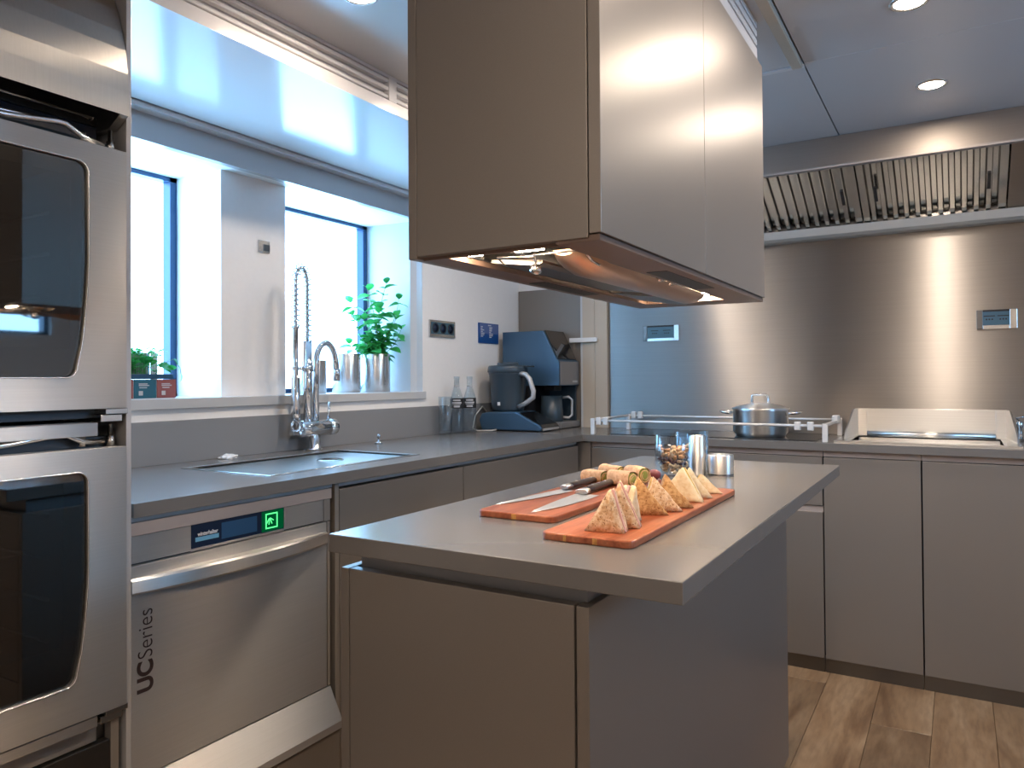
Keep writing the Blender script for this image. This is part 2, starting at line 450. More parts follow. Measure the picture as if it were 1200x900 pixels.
# bulkhead over the window side: dropped soffit, slotted face
bm = NB()
prism(bm, [(-2.085, 2.012), (-1.55, 2.027), (-1.55, 2.064), (-1.575, 2.064), (-1.575, 2.136), (-1.55, 2.136), (-1.55, ZC + 0.012), (-2.085, ZC + 0.012)], 1, YN, YB)
bh = struct('trim_3', bm, 'soffit')
struct('trim_4', bxm(-2.16, -2.092, YN, YB, 1.996, 2.012), 'soffit')
struct('trim_5', bxm(-2.16, -2.135, YN, YB, 1.912, 1.996), 'device_light')
y = -1.85
while y < 3.6:
    y1 = y + 1.205
    for z in (2.0655, 2.092, 2.1175):
        obj('slot_bar', bxm(-1.572, -1.552, y, min(y1, 3.65), z + 0.0045, z + 0.0165, bev=0.002, seg=1), 'soffit', bh)
    obj('slot_divider', bxm(-1.575, -1.549, y1, y1 + 0.038, 2.064, 2.136, bev=0.001, seg=1), 'soffit', bh)
    y = y1 + 0.038
struct('trim_6', bxm(-1.5765, -1.5752, YN, YB, 2.064, 2.136), 'shadow_gap')
# windows: frame, pane, reveal lining, sill
def window(n, y0, y1):
    w = struct('window_%d' % n, bxm(XG - 0.03, XG + 0.012, y0, y0 + 0.026, SILL, HEAD), 'frame_blue')
    ORG[w.name] = Vector((0, 0, 0))
    obj('window_frame', bxm(XG - 0.03, XG + 0.012, y1 - 0.026, y1, SILL, HEAD), 'frame_blue', w)
    obj('window_frame', bxm(XG - 0.03, XG + 0.012, y0, y1, HEAD - 0.016, HEAD), 'frame_blue', w)
    obj('window_frame', bxm(XG - 0.03, XG + 0.012, y0, y1, SILL, SILL + 0.02), 'frame_blue', w)
    obj('pane', bxm(XG - 0.012, XG - 0.008, y0 + 0.02, y1 - 0.02, SILL + 0.01, HEAD - 0.01), 'pane', w)
window(1, W1[0] + 0.002, W1[1] - 0.002)
window(2, W2[0] + 0.002, W2[1] - 0.062)
bm = NB()
prism(bm, [(XG - 0.03, W2[1] - 0.06), (-2.20, W2[1] - 0.042), (-2.185, W2[1] - 0.012), (XW - 0.001, W2[1] - 0.002), (XW - 0.001, W2[1]), (XG - 0.03, W2[1])], 2, SILL, HEAD)
struct('trim_7', bm, 'reveal')
struct('trim_8', bxm(TH, XW + 0.014, 0.9, W2[1] + 0.008, SILL - 0.034, SILL, bev=0.002), 'reveal')
w3 = struct('window_3', bxm(XR + 0.03, XR + 0.09, RW[0], RW[1], RW[2], RW[2] + .02), 'frame_blue')  # unseen window, added to throw daylight on the island side
ORG[w3.name] = Vector((0, 0, 0))
for (a, b, c, d) in ((RW[0], RW[1], RW[3] - .02, RW[3]), (RW[0], RW[0] + .025, RW[2] + .02, RW[3] - .02), (RW[1] - .025, RW[1], RW[2] + .02, RW[3] - .02)):
    obj('window_frame', bxm(XR + 0.03, XR + 0.09, a, b, c, d), 'frame_blue', w3)
obj('pane', bxm(XR + 0.06, XR + 0.064, RW[0] + .02, RW[1] - .02, RW[2] + .01, RW[3] - .01), 'pane', w3)

# tall panel and pilaster in the corner of the back wall
struct('trim_9', bxm(XW + 0.004, -1.757, YB - 0.012, YB + 0.004, CT, 1.672, bev=0.001), 'taupe')
struct('lit_edge_strip', bxm(-1.757, -1.745, YB - 0.03, YB + 0.004, CT, ZC), 'reveal')  # pale strip puts the lit edge of the panel into the colour
struct('trim_11', bxm(-1.745, -1.674, YB - 0.03, YB + 0.004, CT, ZC), 'beige')
struct('trim_12', bxm(-1.672, -1.602, YB - 0.03, YB + 0.004, CT, ZC), 'beige')

# ------------------------------------------------------------ countertop with sink cut-out
SK = (-1.99, -1.63, 1.43, 2.06)
xs = [XW, SK[0], SK[1], XF, -.376, .141, 1.10]; ys = [0.955, SK[2], SK[3], YF, 3.261, 3.561, YB]
ct = thing('countertop', 'grey L-shaped worktop running under the windows and along the steel wall', 'countertop', (XW, YB, CB))
bm = plate(NB(), xs, ys, CB, CT, lambda i, j: (j >= 3 and not (i == 4 and j == 4)) or (j < 3 and i < 3 and not (i == 1 and j == 1)))
obj('slab', bm, 'counter', ct)
# sink bowl
sk = thing('sink', 'shallow recessed sink tray set into the worktop below the spring tap', 'sink', ((SK[0] + SK[1]) / 2, 1.745, CB))
bm = NB()
a, b, c, d = SK
zz = CT - 0.005
for q in (((a, c, CT - .002), (b, c, CT - .002), (b, c, zz), (a, c, zz)), ((b, c, CT - .002), (b, d, CT - .002), (b, d, zz), (b, c, zz)), ((b, d, CT - .002), (a, d, CT - .002), (a, d, zz), (b, d, zz)), ((a, d, CT - .002), (a, c, CT - .002), (a, c, zz), (a, d, zz)), ((a, c, zz), (b, c, zz), (b, d, zz), (a, d, zz))):
    bm.faces.new([bm.verts.new(p) for p in q])
bmesh.ops.remove_doubles(bm, verts=bm.verts, dist=1e-5)
obj('bowl', bm, 'steel_x', sk)
bm = NB()
for (x0, x1, y0, y1) in ((a - .014, b + .014, d, d + .014), (a - .014, b + .014, c - .014, c), (a - .014, a, c, d), (b, b + .014, c, d)):
    box(bm, x0, x1, y0, y1, CT, CT + 0.0022, bev=0.0006, seg=1)
obj('rim', bm, 'steel_satin', sk)
obj('drain', lathe(NB(), [(0, zz + .002), (.03, zz + .002), (.04, zz + .004), (.045, zz)], (-1.80, 1.83), 24), 'chrome', sk)
# upstand behind the window-side worktop
tag(obj('upstand', bxm(XW + 0.001, XW + 0.013, 0.96, 3.66, CT, 1.046, bev=0.001), 'upstand_grey'), 'low grey upstand along the window wall behind the tap', 'splashback')
# big steel splashback on the back wall
tag(obj('splashback', bxm(-1.602, 1.20, YB - 0.008, YB + 0.004, CT, 1.89, bev=0.001), 'steel_wall'), 'tall brushed steel sheet covering the wall behind the cooking area', 'splashback')

# ------------------------------------------------------------ cabinets
XD = XF - 0.020; YD = YF + 0.020
def cab_left(name, label, y0, y1, front='door'):
    t = thing(name, label, 'cabinet', ((XW + XD) / 2, (y0 + y1) / 2, 0), None)
    obj('carcass', bxm(XW + 0.01, XD - 0.024, y0 + 0.002, y1 - 0.002, 0.06, CB if y0 > 2.1 else 0.72), 'taupe', t)
    obj('handle_channel', bxm(XD - 0.05, XD - 0.014, y0, y1, 0.863, CB - 0.001), 'channel', t)
    obj(front, bxm(XD - 0.02, XD, y0 + 0.0015, y1 - 0.0015, 0.057, 0.858, bev=0.0015), 'taupe', t)
    obj('plinth', bxm(XD - 0.06, XD - 0.04, y0, y1, 0, 0.06), 'steel_dark', t)
    return t
cab_left('base_cabinet', 'taupe base cabinet with plain door beside the dishwasher, under the sink', 1.590, 2.217)
cab_left('base_cabinet', 'taupe base cabinet with plain door at the inner corner of the worktop', 2.219, 3.160)
def cab_back(name, label, x0, x1, drawers=False):
    t = thing(name, label, 'cabinet', ((x0 + x1) / 2, (YB + YD) / 2, 0), None)
    obj('carcass', bxm(x0 + 0.002, x1 - 0.002, YD + 0.024, YB - 0.01, 0.06, CB), 'shadow_gap', t)
    obj('handle_channel', bxm(x0, x1, YD + 0.010, YD + 0.05, 0.855, CB - 0.001), 'channel', t)
    if drawers:
        obj('drawer_front', bxm(x0 + .0015, x1 - .0015, YD, YD + .02, 0.660, 0.852, bev=0.0015), 'taupe', t)
        obj('handle_channel', bxm(x0, x1, YD + .010, YD + .05, 0.632, 0.657), 'channel', t)
        obj('door', bxm(x0 + .0015, x1 - .0015, YD, YD + .02, 0.057, 0.634, bev=0.0015), 'taupe', t)
    else:
        obj('door', bxm(x0 + .0015, x1 - .0015, YD, YD + .02, 0.057, 0.852, bev=0.0015), 'taupe', t)
    obj('plinth', bxm(x0, x1, YD + 0.012, YD + 0.03, 0, 0.056), 'steel_dark', t)
    return t
cab_back('base_cabinet', 'taupe base cabinet with a drawer above a door, mostly behind the island', -1.475, -0.468, True)
cab_back('base_cabinet', 'plain full height taupe cabinet door just beyond the island corner', -0.466, -0.124)
cab_back('base_cabinet', 'plain full height taupe cabinet door below the steel pan, cut by the frame', -0.122, 0.40)
struct('trim_13', bxm(XD - 0.02, -1.477, YD - 0.003, YD + 0.02, 0.057, 0.875), 'taupe')

# ------------------------------------------------------------ dishwasher
X = -1.53
dw = thing('dishwasher', 'stainless steel undercounter dishwasher with a green lit start key', 'dishwasher', (-1.8, 1.255, 0))
obj('body', bxm(XW + 0.02, X - 0.012, 0.958, 1.556, 0.02, 0.835), 'steel_dark', dw)
obj('top_rail', bxm(X - 0.02, X + 0.004, 0.958, 1.556, 0.838, 0.866, bev=0.001), 'channel', dw)
obj('fascia', bxm(X - 0.012, X, 0.958, 1.108, 0.778, 0.837, bev=0.001), 'steel_dish', dw)
obj('fascia', bxm(X - 0.012, X, 1.386, 1.528, 0.778, 0.837, bev=0.001), 'steel_dish', dw)
obj('fascia', bxm(X - 0.012, X, 1.108, 1.386, 0.776, 0.7815, bev=0.001), 'steel_dish', dw)
obj('side_post', bxm(X - 0.012, X, 1.530, 1.554, 0.776, 0.837, bev=0.001), 'taupe_edge', dw)
scr = obj('control_panel', bxm(X - 0.012, X - 0.001, 1.109, 1.385, 0.782, 0.837), 'screen_navy', dw)
obj('display', bxm(X - 0.002, X - 0.0005, 1.192, 1.298, 0.790, 0.829), 'screen_blue', scr)
obj('logo_bar', bxm(X - 0.002, X - 0.0004, 1.120, 1.184, 0.796, 0.806), 'logo_blue', scr)
text_part('lettering', 'winterhalter', 0.0135, (X - 0.0006, 1.126, 0.8085), basis((0, 1, 0), (0, 0, 1)), 'print_white', scr, xs=0.82, bold=0.0002)
obj('start_key', bxm(X - 0.002, X - 0.0008, 1.313, 1.384, 0.7835, 0.8355), 'led_green_dim', scr)
bm = NB()
ky, kz, kw = 1.3445, 0.8095, 0.0195
for (y0, y1, z0, z1) in ((ky - kw, ky + kw, kz + .0165, kz + .0195), (ky - kw, ky + kw, kz - .0195, kz - .0165), (ky - kw, ky - kw + .003, kz - .0195, kz + .0195), (ky + kw - .003, ky + kw, kz - .0195, kz + .0195)):
    box(bm, X - 0.001, X + 0.0002, y0, y1, z0, z1)
for aa in (-0.62, -0.15, 0.42, 0.98):
    p0 = Vector((X, ky - .006, kz + .0085)); d = Vector((0, math.sin(aa), -math.cos(aa)))
    n = Vector((0, d.z, -d.y)) * 0.0011
    L = 0.018 if aa < 0.9 else 0.015
    q = [p0 + d * .002 - n, p0 + d * L - n, p0 + d * L + n, p0 + d * .002 + n]
    prism(bm, [(v.y, v.z) for v in q], 0, X - 0.001, X + 0.0002)
obj('key_symbol', bm, 'led_green', scr)
dr = obj('door', bxm(X - 0.012, X, 0.958, 1.540, 0.314, 0.773, bev=0.0015), 'steel_dish', dw)
obj('door_edge', bxm(X - 0.012, X - 0.001, 1.543, 1.554, 0.314, 0.773, bev=0.001), 'taupe_edge', dw)
# bowed handle: crescent bar bulging out of the door
bm = NB(); rows = []
N = 28
for i in range(N + 1):
    u = i / N; y = 0.960 + u * 0.579
    bow = 0.030 * (1 - (2 * u - 1) ** 2)
    x1 = X + 0.006 + bow
    sec = [(X - .002, 0.746), (x1 - .005, 0.746), (x1, 0.741), (x1, 0.716), (x1 - .004, 0.711), (x1 - .008, 0.711), (x1 - .008, 0.738), (X - .002, 0.738)]
    rows.append([bm.verts.new((sx, y, sz)) for sx, sz in sec])
for a_, b_ in zip(rows, rows[1:]):
    for k in range(8):
        bm.faces.new((a_[k], a_[(k + 1) % 8], b_[(k + 1) % 8], b_[k]))
bm.faces.new(rows[0]); bm.faces.new(rows[-1][::-1]); bmesh.ops.recalc_face_normals(bm, faces=bm.faces)
obj('door_handle', bm, 'steel_dish', dr)
rt = basis((0, 0, 1), (0, -1, 0))
text_part('lettering', 'UC', 0.050, (X + 0.0002, 1.011, 0.494), rt, 'print_dark', dr, bold=0.0018, xs=0.98)
text_part('lettering', 'Series', 0.050, (X + 0.0002, 1.011, 0.567), rt, 'print_dark', dr, bold=-0.0006, xs=0.90)
bm = NB()
prism(bm, [(X - .01, 0.311), (X, 0.311), (X + .046, 0.226), (X + .046, 0.206), (X + .034, 0.203), (X - .01, 0.203)], 1, 0.958, 1.553, bev=0.001)
obj('sloping_panel', bm, 'steel_dish', dw)
obj('kick_panel', bxm(X - .01, X + .036, 0.958, 1.553, 0.03, 0.199, bev=0.0015), 'taupe', dw)
tag(obj('filler_panel', bxm(-1.60, X + 0.001, 1.572, 1.588, 0.0, 0.875, bev=0.001), 'taupe_edge'), 'narrow taupe filler panel between the dishwasher and the sink cabinet', 'panel')

# ------------------------------------------------------------ oven tower
XO = -1.45
hs = thing('oven_housing', 'tall pale housing that carries the two stacked ovens', 'cabinet', (-1.8, 0.58, 0))
obj('side_panel', bxm(XW + 0.01, -1.462, 0.9085, 0.9195, 0, ZC - 0.01, bev=0.001), 'device_light', hs)
obj('side_panel', bxm(XW + 0.01, -1.50, 0.19, 0.215, 0, ZC - 0.01), 'device_light', hs)
obj('back_panel', bxm(XW + 0.01, XW + 0.03, 0.215, 0.912, 0, ZC - 0.01), 'device_light', hs)
Y0, Y1 = 0.235, 0.902
def door_frame(bm, z0, z1, g):
    """oven door leaf with a rounded, slightly bowed glass opening; g = (zb, zt)"""
    yc = (Y0 + Y1) / 2; n = 6; pts = []
    zb, zt = g; hw_m = 0.257; rc = 0.022
    def side(z):
        u = (z - zb) / (zt - zb)
        return 0.825 - 0.022 * max(0, (0.55 - u) / 0.55) ** 1.6 - 0.003 * max(0, u - .6)
    for k in range(n + 1):
        a = PI / 2 * k / n; pts.append((side(zt) - rc + rc * math.sin(a), zt - rc + rc * math.cos(a)))
    for k in range(1, 9):
        z = zt - rc - (zt - zb - 2 * rc) * k / 9; pts.append((side(z), z))
    for k in range(n + 1):
        a = PI / 2 * k / n; pts.append((side(zb) - rc + rc * math.cos(a), zb + rc - rc * math.sin(a)))
    left = [(2 * yc - y, z) for y, z in pts[::-1]]
    loop = pts + left
    return loop
def ring_solid(bm, outer, inner, x0, x1):
    """plate with an opening: outer rectangle sampled to follow the inner loop"""
    n = len(inner); cy = sum(p[0] for p in inner) / n; cz = sum(p[1] for p in inner) / n
    y0, y1, z0, z1 = outer; O = []
    for (y, z) in inner:
        dy, dz = y - cy, z - cz
        t = min(((y1 - cy) / dy if dy > 1e-9 else ((y0 - cy) / dy if dy < -1e-9 else 1e9)), ((z1 - cz) / dz if dz > 1e-9 else ((z0 - cz) / dz if dz < -1e-9 else 1e9)))
        O.append([cy + dy * t, cz + dz * t])
    for (yy, zz_) in ((y0, z0), (y1, z0), (y0, z1), (y1, z1)):
        k = min(range(n), key=lambda i: (O[i][0] - yy) ** 2 + (O[i][1] - zz_) ** 2); O[k] = [yy, zz_]
    vs = [[bm.verts.new((x, p[0], p[1])) for p in L] for x in (x0, x1) for L in (O, inner)]
    for i in range(n):
        j = (i + 1) % n
        bm.faces.new((vs[0][i], vs[0][j], vs[1][j], vs[1][i])); bm.faces.new((vs[2][i], vs[2][j], vs[3][j], vs[3][i]))
        bm.faces.new((vs[0][i], vs[0][j], vs[2][j], vs[2][i])); bm.faces.new((vs[1][i], vs[1][j], vs[3][j], vs[3][i]))
    bmesh.ops.recalc_face_normals(bm, faces=bm.faces)
    return bm
def oven(label, z0, z1, zb, zt, inner):
    t = thing('oven', label, 'oven', (-1.8, 0.57, z0 - 0.02))
    bm = NB()
    xb = XW + 0.04
    box(bm, xb, XO - .045, Y0, 0.30, z0 - .02, z1 + 0.02); box(bm, xb, XO - .045, 0.838, 0.896, z0 - .02, z1 + 0.02)
    box(bm, xb, XO - .045, 0.30, 0.838, z0 - .02, zb - 0.01); box(bm, xb, XO - .045, 0.30, 0.838, zt + 0.01, z1 + 0.02); box(bm, xb, xb + .02, 0.30, 0.838, zb - .01, zt + .01)
    obj('casing', bm, 'oven_inner', t)
    loop = door_frame(None, z0, z1, (zb, zt))
    d = obj('door', ring_solid(NB(), (Y0, Y1, z0, z1), loop, XO - 0.04, XO), 'steel_y', t)
    bm = NB(); prism(bm, loop, 0, XO - 0.014, XO - 0.006)
    obj('door_glass', bm, 'oven_pane', d)
    bm = NB(); yi0, yi1, zi0, zi1 = inner
    # dark printed border of the glass, then the inner pane sits behind it
    yc = (Y0 + Y1) / 2
    lp = [(yi1, zi1), (yi1, zi0), (2 * yc - yi1, zi0), (2 * yc - yi1, zi1)]
    for (ya, yb_, za, zb_) in ((yi1, 0.84, zb - .02, zt + .02), (2 * yc - 0.84, 2 * yc - yi1, zb - .02, zt + .02), (2 * yc - yi1, yi1, zi1, zt + .02), (2 * yc - yi1, yi1, zb - .02, zi0)):
        box(bm, XO - .030, XO - .024, ya, yb_, za, zb_)
    obj('glass_border', bm, 'black', d)
    bm = NB()
    lp2 = [(p[0], p[1]) for p in loop]
    n = len(lp2); tube(bm, [(XO + .0005, p[0], p[1]) for p in lp2] + [(XO + .0005, lp2[0][0], lp2[0][1])], 0.0014, 5, cap=False)
    obj('glass_trim', bm, 'steel_bright', d)
    bm = NB()
    for zz_ in (zb + 0.08, zb + 0.16, zb + 0.24, zb + 0.32):
        if zz_ < zt - .03:
            for yy in (0.36, 0.78):
                tube(bm, [(-1.95, yy, zz_), (XO - .06, yy, zz_)], 0.004, 6)
            for k in range(7):
                tube(bm, [(-1.95 + k * .06, .36, zz_), (-1.95 + k * .06, .78, zz_)], 0.0025, 5)
    obj('rack', bm, 'steel_satin', t)
    bm = NB()
    box(bm, XO - .05, XO - .005, 0.862, 0.908, z0 - .012, z0 - .001, bev=.001); box(bm, XO - .045, XO - .012, 0.856, 0.900, z0 - .027, z0 - .013, bev=.001)
    obj('hinge', bm, 'steel_satin', t)
    bm = NB()
    tube(bm, [(XO - .028, 0.50, z1 + .006), (XO - .022, 0.69, z1 + .018), (XO - .018, 0.775, z1 + .030), (XO - .018, 0.79, z1 + .030), (XO - .022, 0.825, z1 + .014), (XO - .03, 0.87, z1 + .010)], 0.0055, 8)
    tube(bm, [(XO - .05, 0.50, z1 + .024), (XO - .045, 0.70, z1 + .032), (XO - .04, 0.76, z1 + .034)], 0.005, 8)
    obj('hinge_arm', bm, 'steel_bright', t)
    obj('hinge_pin', lathe(NB(), [(0, z1 + .004), (.006, z1 + .004), (.006, z1 + .024), (0, z1 + .024)], (XO - .024, 0.826), 10), 'steel_satin', t)
    bm = NB()
    lathe(bm, [(0, z1 + .001), (.008, z1 + .001), (.008, z1 + .022), (.005, z1 + .022), (.005, z1 + .045), (0, z1 + .045)], (XO - .03, 0.886), 10)
    obj('hinge_pin', bm, 'steel_satin', t)
    return t
t = oven('upper stainless oven with blue sheen on its glass, level with the window', 1.118, 1.638, 1.179, 1.599, (0, 0.802, 1.235, 1.573))
t2 = oven('lower stainless oven with a dark glass door, beside the dishwasher', 0.521, 1.040, 0.592, 0.997, (0, 0.790, 0.664, 0.976))
bm = NB(); box(bm, XO - .06, XO - .012, Y0, 0.850, 1.064, 1.090, bev=.001)
obj('front_rail', bm, 'steel_y', t2)
bm = NB(); box(bm, XO - .06, XO - .004, Y0, 0.845, 0.497, 0.517, bev=.001)
obj('front_rail', bm, 'steel_y', t2)
bs = thing('oven_stand', 'steel drawer unit that carries the lower oven, only its top seen', 'cabinet', (-1.8, 0.57, 0))
obj('body', bxm(XW + .04, XO - .045, Y0, 0.896, 0.0, 0.494), 'steel_dark', bs)
obj('drawer_front', bxm(XO - .04, XO - .02, Y0, 0.879, 0.06, 0.455, bev=.001), 'steel_dark', bs)
obj('grip_rail', bxm(XO - .043, XO - .030, Y0, 0.858, 0.458, 0.492, bev=.001), 'steel_y', bs)
obj('post', bxm(XO - .043, XO - .022, 0.882, 0.899, 0.0, 0.492), 'taupe_edge', bs)
# canopy above the ovens
hd = thing('oven_canopy', 'rounded steel extraction canopy above the upper oven', 'hood', (-1.75, 0.57, 1.68))
prof = [(-1.447, 1.712), (-1.449, 1.760), (-1.452, 1.80), (-1.460, 1.85), (-1.470, 1.89), (-1.488, 1.94), (-1.512, 1.99), (-1.545, 2.04), (-1.59, 2.09), (-1.62, 2.12), (-2.12, 2.12), (-2.12, 2.08), (-1.62, 2.08), (-1.52, 1.95), (-1.475, 1.80), (-1.470, 1.725)]
bm = NB(); prism(bm, prof, 1, Y0 - .005, 0.906)
o = obj('shell', bm, 'steel_canopy', hd)
prism_pts = [(-1.447, 1.712), (-1.545, 2.04), (-2.12, 2.08), (-2.12, 1.70), (-1.50, 1.668)]
bm = NB(); prism(bm, [(-1.450, 1.713), (-1.452, 1.80), (-1.472, 1.89), (-1.546, 2.038), (-1.62, 2.115), (-2.12, 2.115), (-2.12, 1.690), (-1.49, 1.690)], 1, 0.888, 0.9055)
obj('end_cap', bm, 'steel_x', hd)
obj('inner_plate', bxm(-2.12, -1.53, Y0, 0.888, 1.700, 1.715), 'black', hd)
obj('filter_plate', bxm(-1.55, -1.535, Y0, 0.888, 1.664, 1.72), 'screen_navy', hd)
bm = NB(); tube(bm, [(-1.505, 0.3, 1.709), (-1.505, 0.862, 1.707)], 0.0035, 8)
tube(bm, [(-1.505, 0.862, 1.707), (-1.54, 0.866, 1.707)], 0.0035, 8); tube(bm, [(-1.505, 0.3, 1.709), (-1.54, 0.3, 1.709)], 0.0035, 8)
obj('drip_rod', bm, 'steel_satin', hd)

# ------------------------------------------------------------ island
il = thing('kitchen_island', 'free-standing taupe island with an overhanging grey worktop', 'kitchen island', (-0.66, 1.66, 0))
IX0, IX1, IY0, IY1 = -0.922, -0.305, 0.932, 2.392
BX0, BX1, BY0, BY1 = -0.926, -0.453, 0.966, 2.37
obj('worktop', bxm(IX0, IX1, IY0, IY1, CB - .0005, CT, bev=.0015), 'counter', il)
obj('plinth_band', bxm(BX0 + 0.028, BX1 - 0.012, BY0 + 0.022, BY1 - .02, 0.80, CB - .001), 'device_grey', il)
obj('core', bxm(BX0 + .021, BX1 - .021, BY0 + .022, BY1 - .02, 0.045, 0.80), 'shadow_gap', il)
obj('side_panel', bxm(BX1 - .020, BX1, BY0, BY1, 0.030, 0.846, bev=.0012), 'taupe', il)
obj('side_panel', bxm(BX0, BX0 + .018, BY0, BY1, 0.030, 0.846, bev=.0012), 'taupe', il)
obj('end_panel', bxm(BX0 + .020, BX1 - .022, BY1 - .02, BY1, 0.03, 0.846, bev=.0012), 'taupe', il)
obj('drawer_front', bxm(BX0 + .0195, BX1 - .0235, BY0, BY0 + .02, 0.43, 0.846, bev=.0015), 'taupe', il)
obj('drawer_front', bxm(BX0 + .0195, BX1 - .0235, BY0, BY0 + .02, 0.035, 0.426, bev=.0015), 'taupe', il)
obj('plinth', bxm(BX0 + .03, BX1 - .03, BY0 + .04, BY1 - .03, 0, 0.05), 'black', il)

# ------------------------------------------------------------ ceiling hood above the island
HX0, HX1, HY0, HY1, HB, HT = -0.815, -0.452, 1.018, 2.108, 1.378, 2.024
ch = thing('ceiling_hood', 'boxy taupe extractor hood hanging from the ceiling above the island', 'hood', (-0.632, 1.563, ZC))
obj('side_panel', bxm(HX0, HX0 + .018, HY0, HY1, HB, HT, bev=.001), 'taupe', ch)
obj('front_panel', bxm(HX0 + .019, HX1 - .022, HY0, HY0 + .018, HB + .004, HT, bev=.001), 'taupe', ch)
obj('door', bxm(HX1 - .020, HX1, HY0, 1.5515, HB + .010, HT, bev=.001), 'taupe', ch)
obj('door', bxm(HX1 - .020, HX1, 1.5535, HY1, HB + .010, HT, bev=.001), 'taupe', ch)
obj('back_panel', bxm(HX0 + .019, HX1 - .022, HY1 - .018, HY1, HB, HT), 'taupe', ch)
obj('body', bxm(HX0 + .02, HX1 - .022, HY0 + .02, HY1 - .02, HB + 0.075, HT - .002), 'steel_dark', ch)
bm = NB()
OX0, OX1, OY0, OY1 = -0.745, -0.530, 1.042, 1.985
for (x0, x1, y0, y1) in ((HX0 + .018, OX0, HY0 + .018, HY1 - .018), (OX1, HX1 - .004, HY0 + .004, HY1 - .004), (OX0, OX1, HY0 + .018, OY0), (OX0, OX1, OY1, HY1 - .018)):
    box(bm, x0, x1, y0, y1, HB - .001, HB + 0.009, bev=.0008, seg=1)
obj('bottom_frame', bm, 'hood_brown', ch)
# inside the opening: trays, lamps, wire cradle and covers
bm = NB()
prism(bm, [(-0.745, HB + .010), (-0.735, HB + .036), (-0.71, HB + .05), (-0.69, HB + .05), (-0.69, HB + .055), (-0.75, HB + .055), (-0.75, HB + .010)], 1, 1.045, 1.98)
obj('side_trough', bm, 'steel_satin', ch)
bm = NB()
prism(bm, [(-0.53, HB + .010), (-0.54, HB + .036), (-0.56, HB + .052), (-0.56, HB + .058), (-0.524, HB + .058), (-0.524, HB + .010)], 1, 1.045, 1.98)
obj('side_trough', bm, 'black', ch)
# curved copper toned deflector
bm = NB(); rowsA = []
for i in range(22):
    y = 1.165 + i * (1.86 - 1.165) / 21
    e = max(0.0, 1 - i / 3.0)
    ring = []
    for k in range(13):
        a = PI * (0.08 + 0.84 * k / 12)
        r = 0.046 * (1 - 0.5 * e * e)
        ring.append(bm.verts.new((-0.588 - math.cos(a) * r, y, HB + .010 - math.sin(a) * r * 0.62 + 0.012 * e)))
    rowsA.append(ring)
for p, q in zip(rowsA, rowsA[1:]):
    for k in range(12):
        f = bm.faces.new((p[k], p[k + 1], q[k + 1], q[k])); f.smooth = True
bm.faces.new(rowsA[0]); bm.faces.new(rowsA[-1][::-1])
bmesh.ops.recalc_face_normals(bm, faces=bm.faces)
obj('deflector', bm, 'copper_tone', ch)
bm = NB(); prism(bm, [(-0.735, HB + .006), (-0.640, HB - .006), (-0.628, HB - .002), (-0.628, HB + .003), (-0.735, HB + .012)], 1, 1.16, 1.66)
obj('cover_plate', bm, 'steel_dark', ch)
bm = NB(); prism(bm, [(-0.735, HB + .004), (-0.650, HB - .010), (-0.610, HB - .014), (-0.602, HB - .006), (-0.735, HB + .012)], 1, 1.70, 1.93)
obj('cover_plate', bm, 'steel_dark', ch)
obj('vent_slot', bxm(-0.792, -0.752, 1.40, 1.68, HB - .0018, HB + .002), 'black', ch)
obj('vent_slot', bxm(-0.520, -0.478, 1.385, 1.71, HB - .0018, HB + .002), 'black', ch)
bm = NB()
zr = HB + .004
tube(bm, [(-0.626, 1.132, zr - .018), (-0.626, 1.128, zr), (-0.626, 1.122, zr + .002), (-0.54, 1.122, zr + .002)], 0.0022, 6)
tube(bm, [(-0.626, 1.125, zr), (-0.70, 1.125, zr + .004), (-0.70, 1.15, zr - .006)], 0.0022, 6)
tube(bm, [(-0.54, 1.122, zr + .002), (-0.535, 1.14, zr), (-0.532, 1.16, zr - .012), (-0.528, 1.18, zr - .016)], 0.0022, 6)
obj('wire_cradle', bm, 'steel_bright', ch)
bm = NB(); lathe(bm, [(0, -.008), (.008, -.008), (.010, 0), (.008, .008), (0, .008)], (0, 0), 16)
rot_bm(bm, PI / 2, 'X', (0, 0, 0)); bmesh.ops.translate(bm, verts=bm.verts, vec=(-0.632, 1.142, HB - .016))
obj('knob', bm, 'chrome', ch)
for (x0, x1, y0, y1) in ((-0.640, -0.588, 1.056, 1.092), (-0.733, -0.705, 1.056, 1.085), (-0.655, -0.565, 1.915, 1.965)):
    obj('lamp_lens', bxm(x0, x1, y0, y1, HB + .007, HB + .013), 'hood_lamp', ch)
bm = NB()
tube(bm, [(-0.545, 1.55, HB + .012), (-0.545, 1.62, HB + .006), (-0.552, 1.80, HB + .004), (-0.560, 1.88, HB + .002)], 0.004, 6)
for yy in (1.53, 1.60): lathe(bm, [(0, HB - .002), (.008, HB - .002), (.008, HB + .02), (0, HB + .02)], (-0.545, yy), 10)
obj('actuator_rod', bm, 'chrome', ch)
# slotted band between hood and ceiling
bm = NB()
zz0, zz1 = HT, ZC
box(bm, HX0 + .021, HX1 - .034, HY0 + .022, HY1 - .014, zz0, zz1)
obj('top_core', bm, 'shadow_gap', ch)
for (z0, z1) in ((HT + .001, HT + .048), (HT + .056, HT + .072), (HT + .080, HT + .096), (HT + .104, ZC)):
    bm = NB(); box(bm, HX1 - .032, HX1 - .010, HY0, HY1 - .012, z0, z1, bev=.0015, seg=1)
    obj('slot_bar', bm, 'soffit', ch)
    obj('slot_bar', bxm(HX0, HX1 - .033, HY0 - .001, HY0 + .021, z0, z1, bev=.0015, seg=1), 'soffit', ch)
    obj('slot_bar', bxm(HX0, HX0 + .02, HY0 + .022, HY1 - .012, z0, z1, bev=.0015, seg=1), 'soffit', ch)

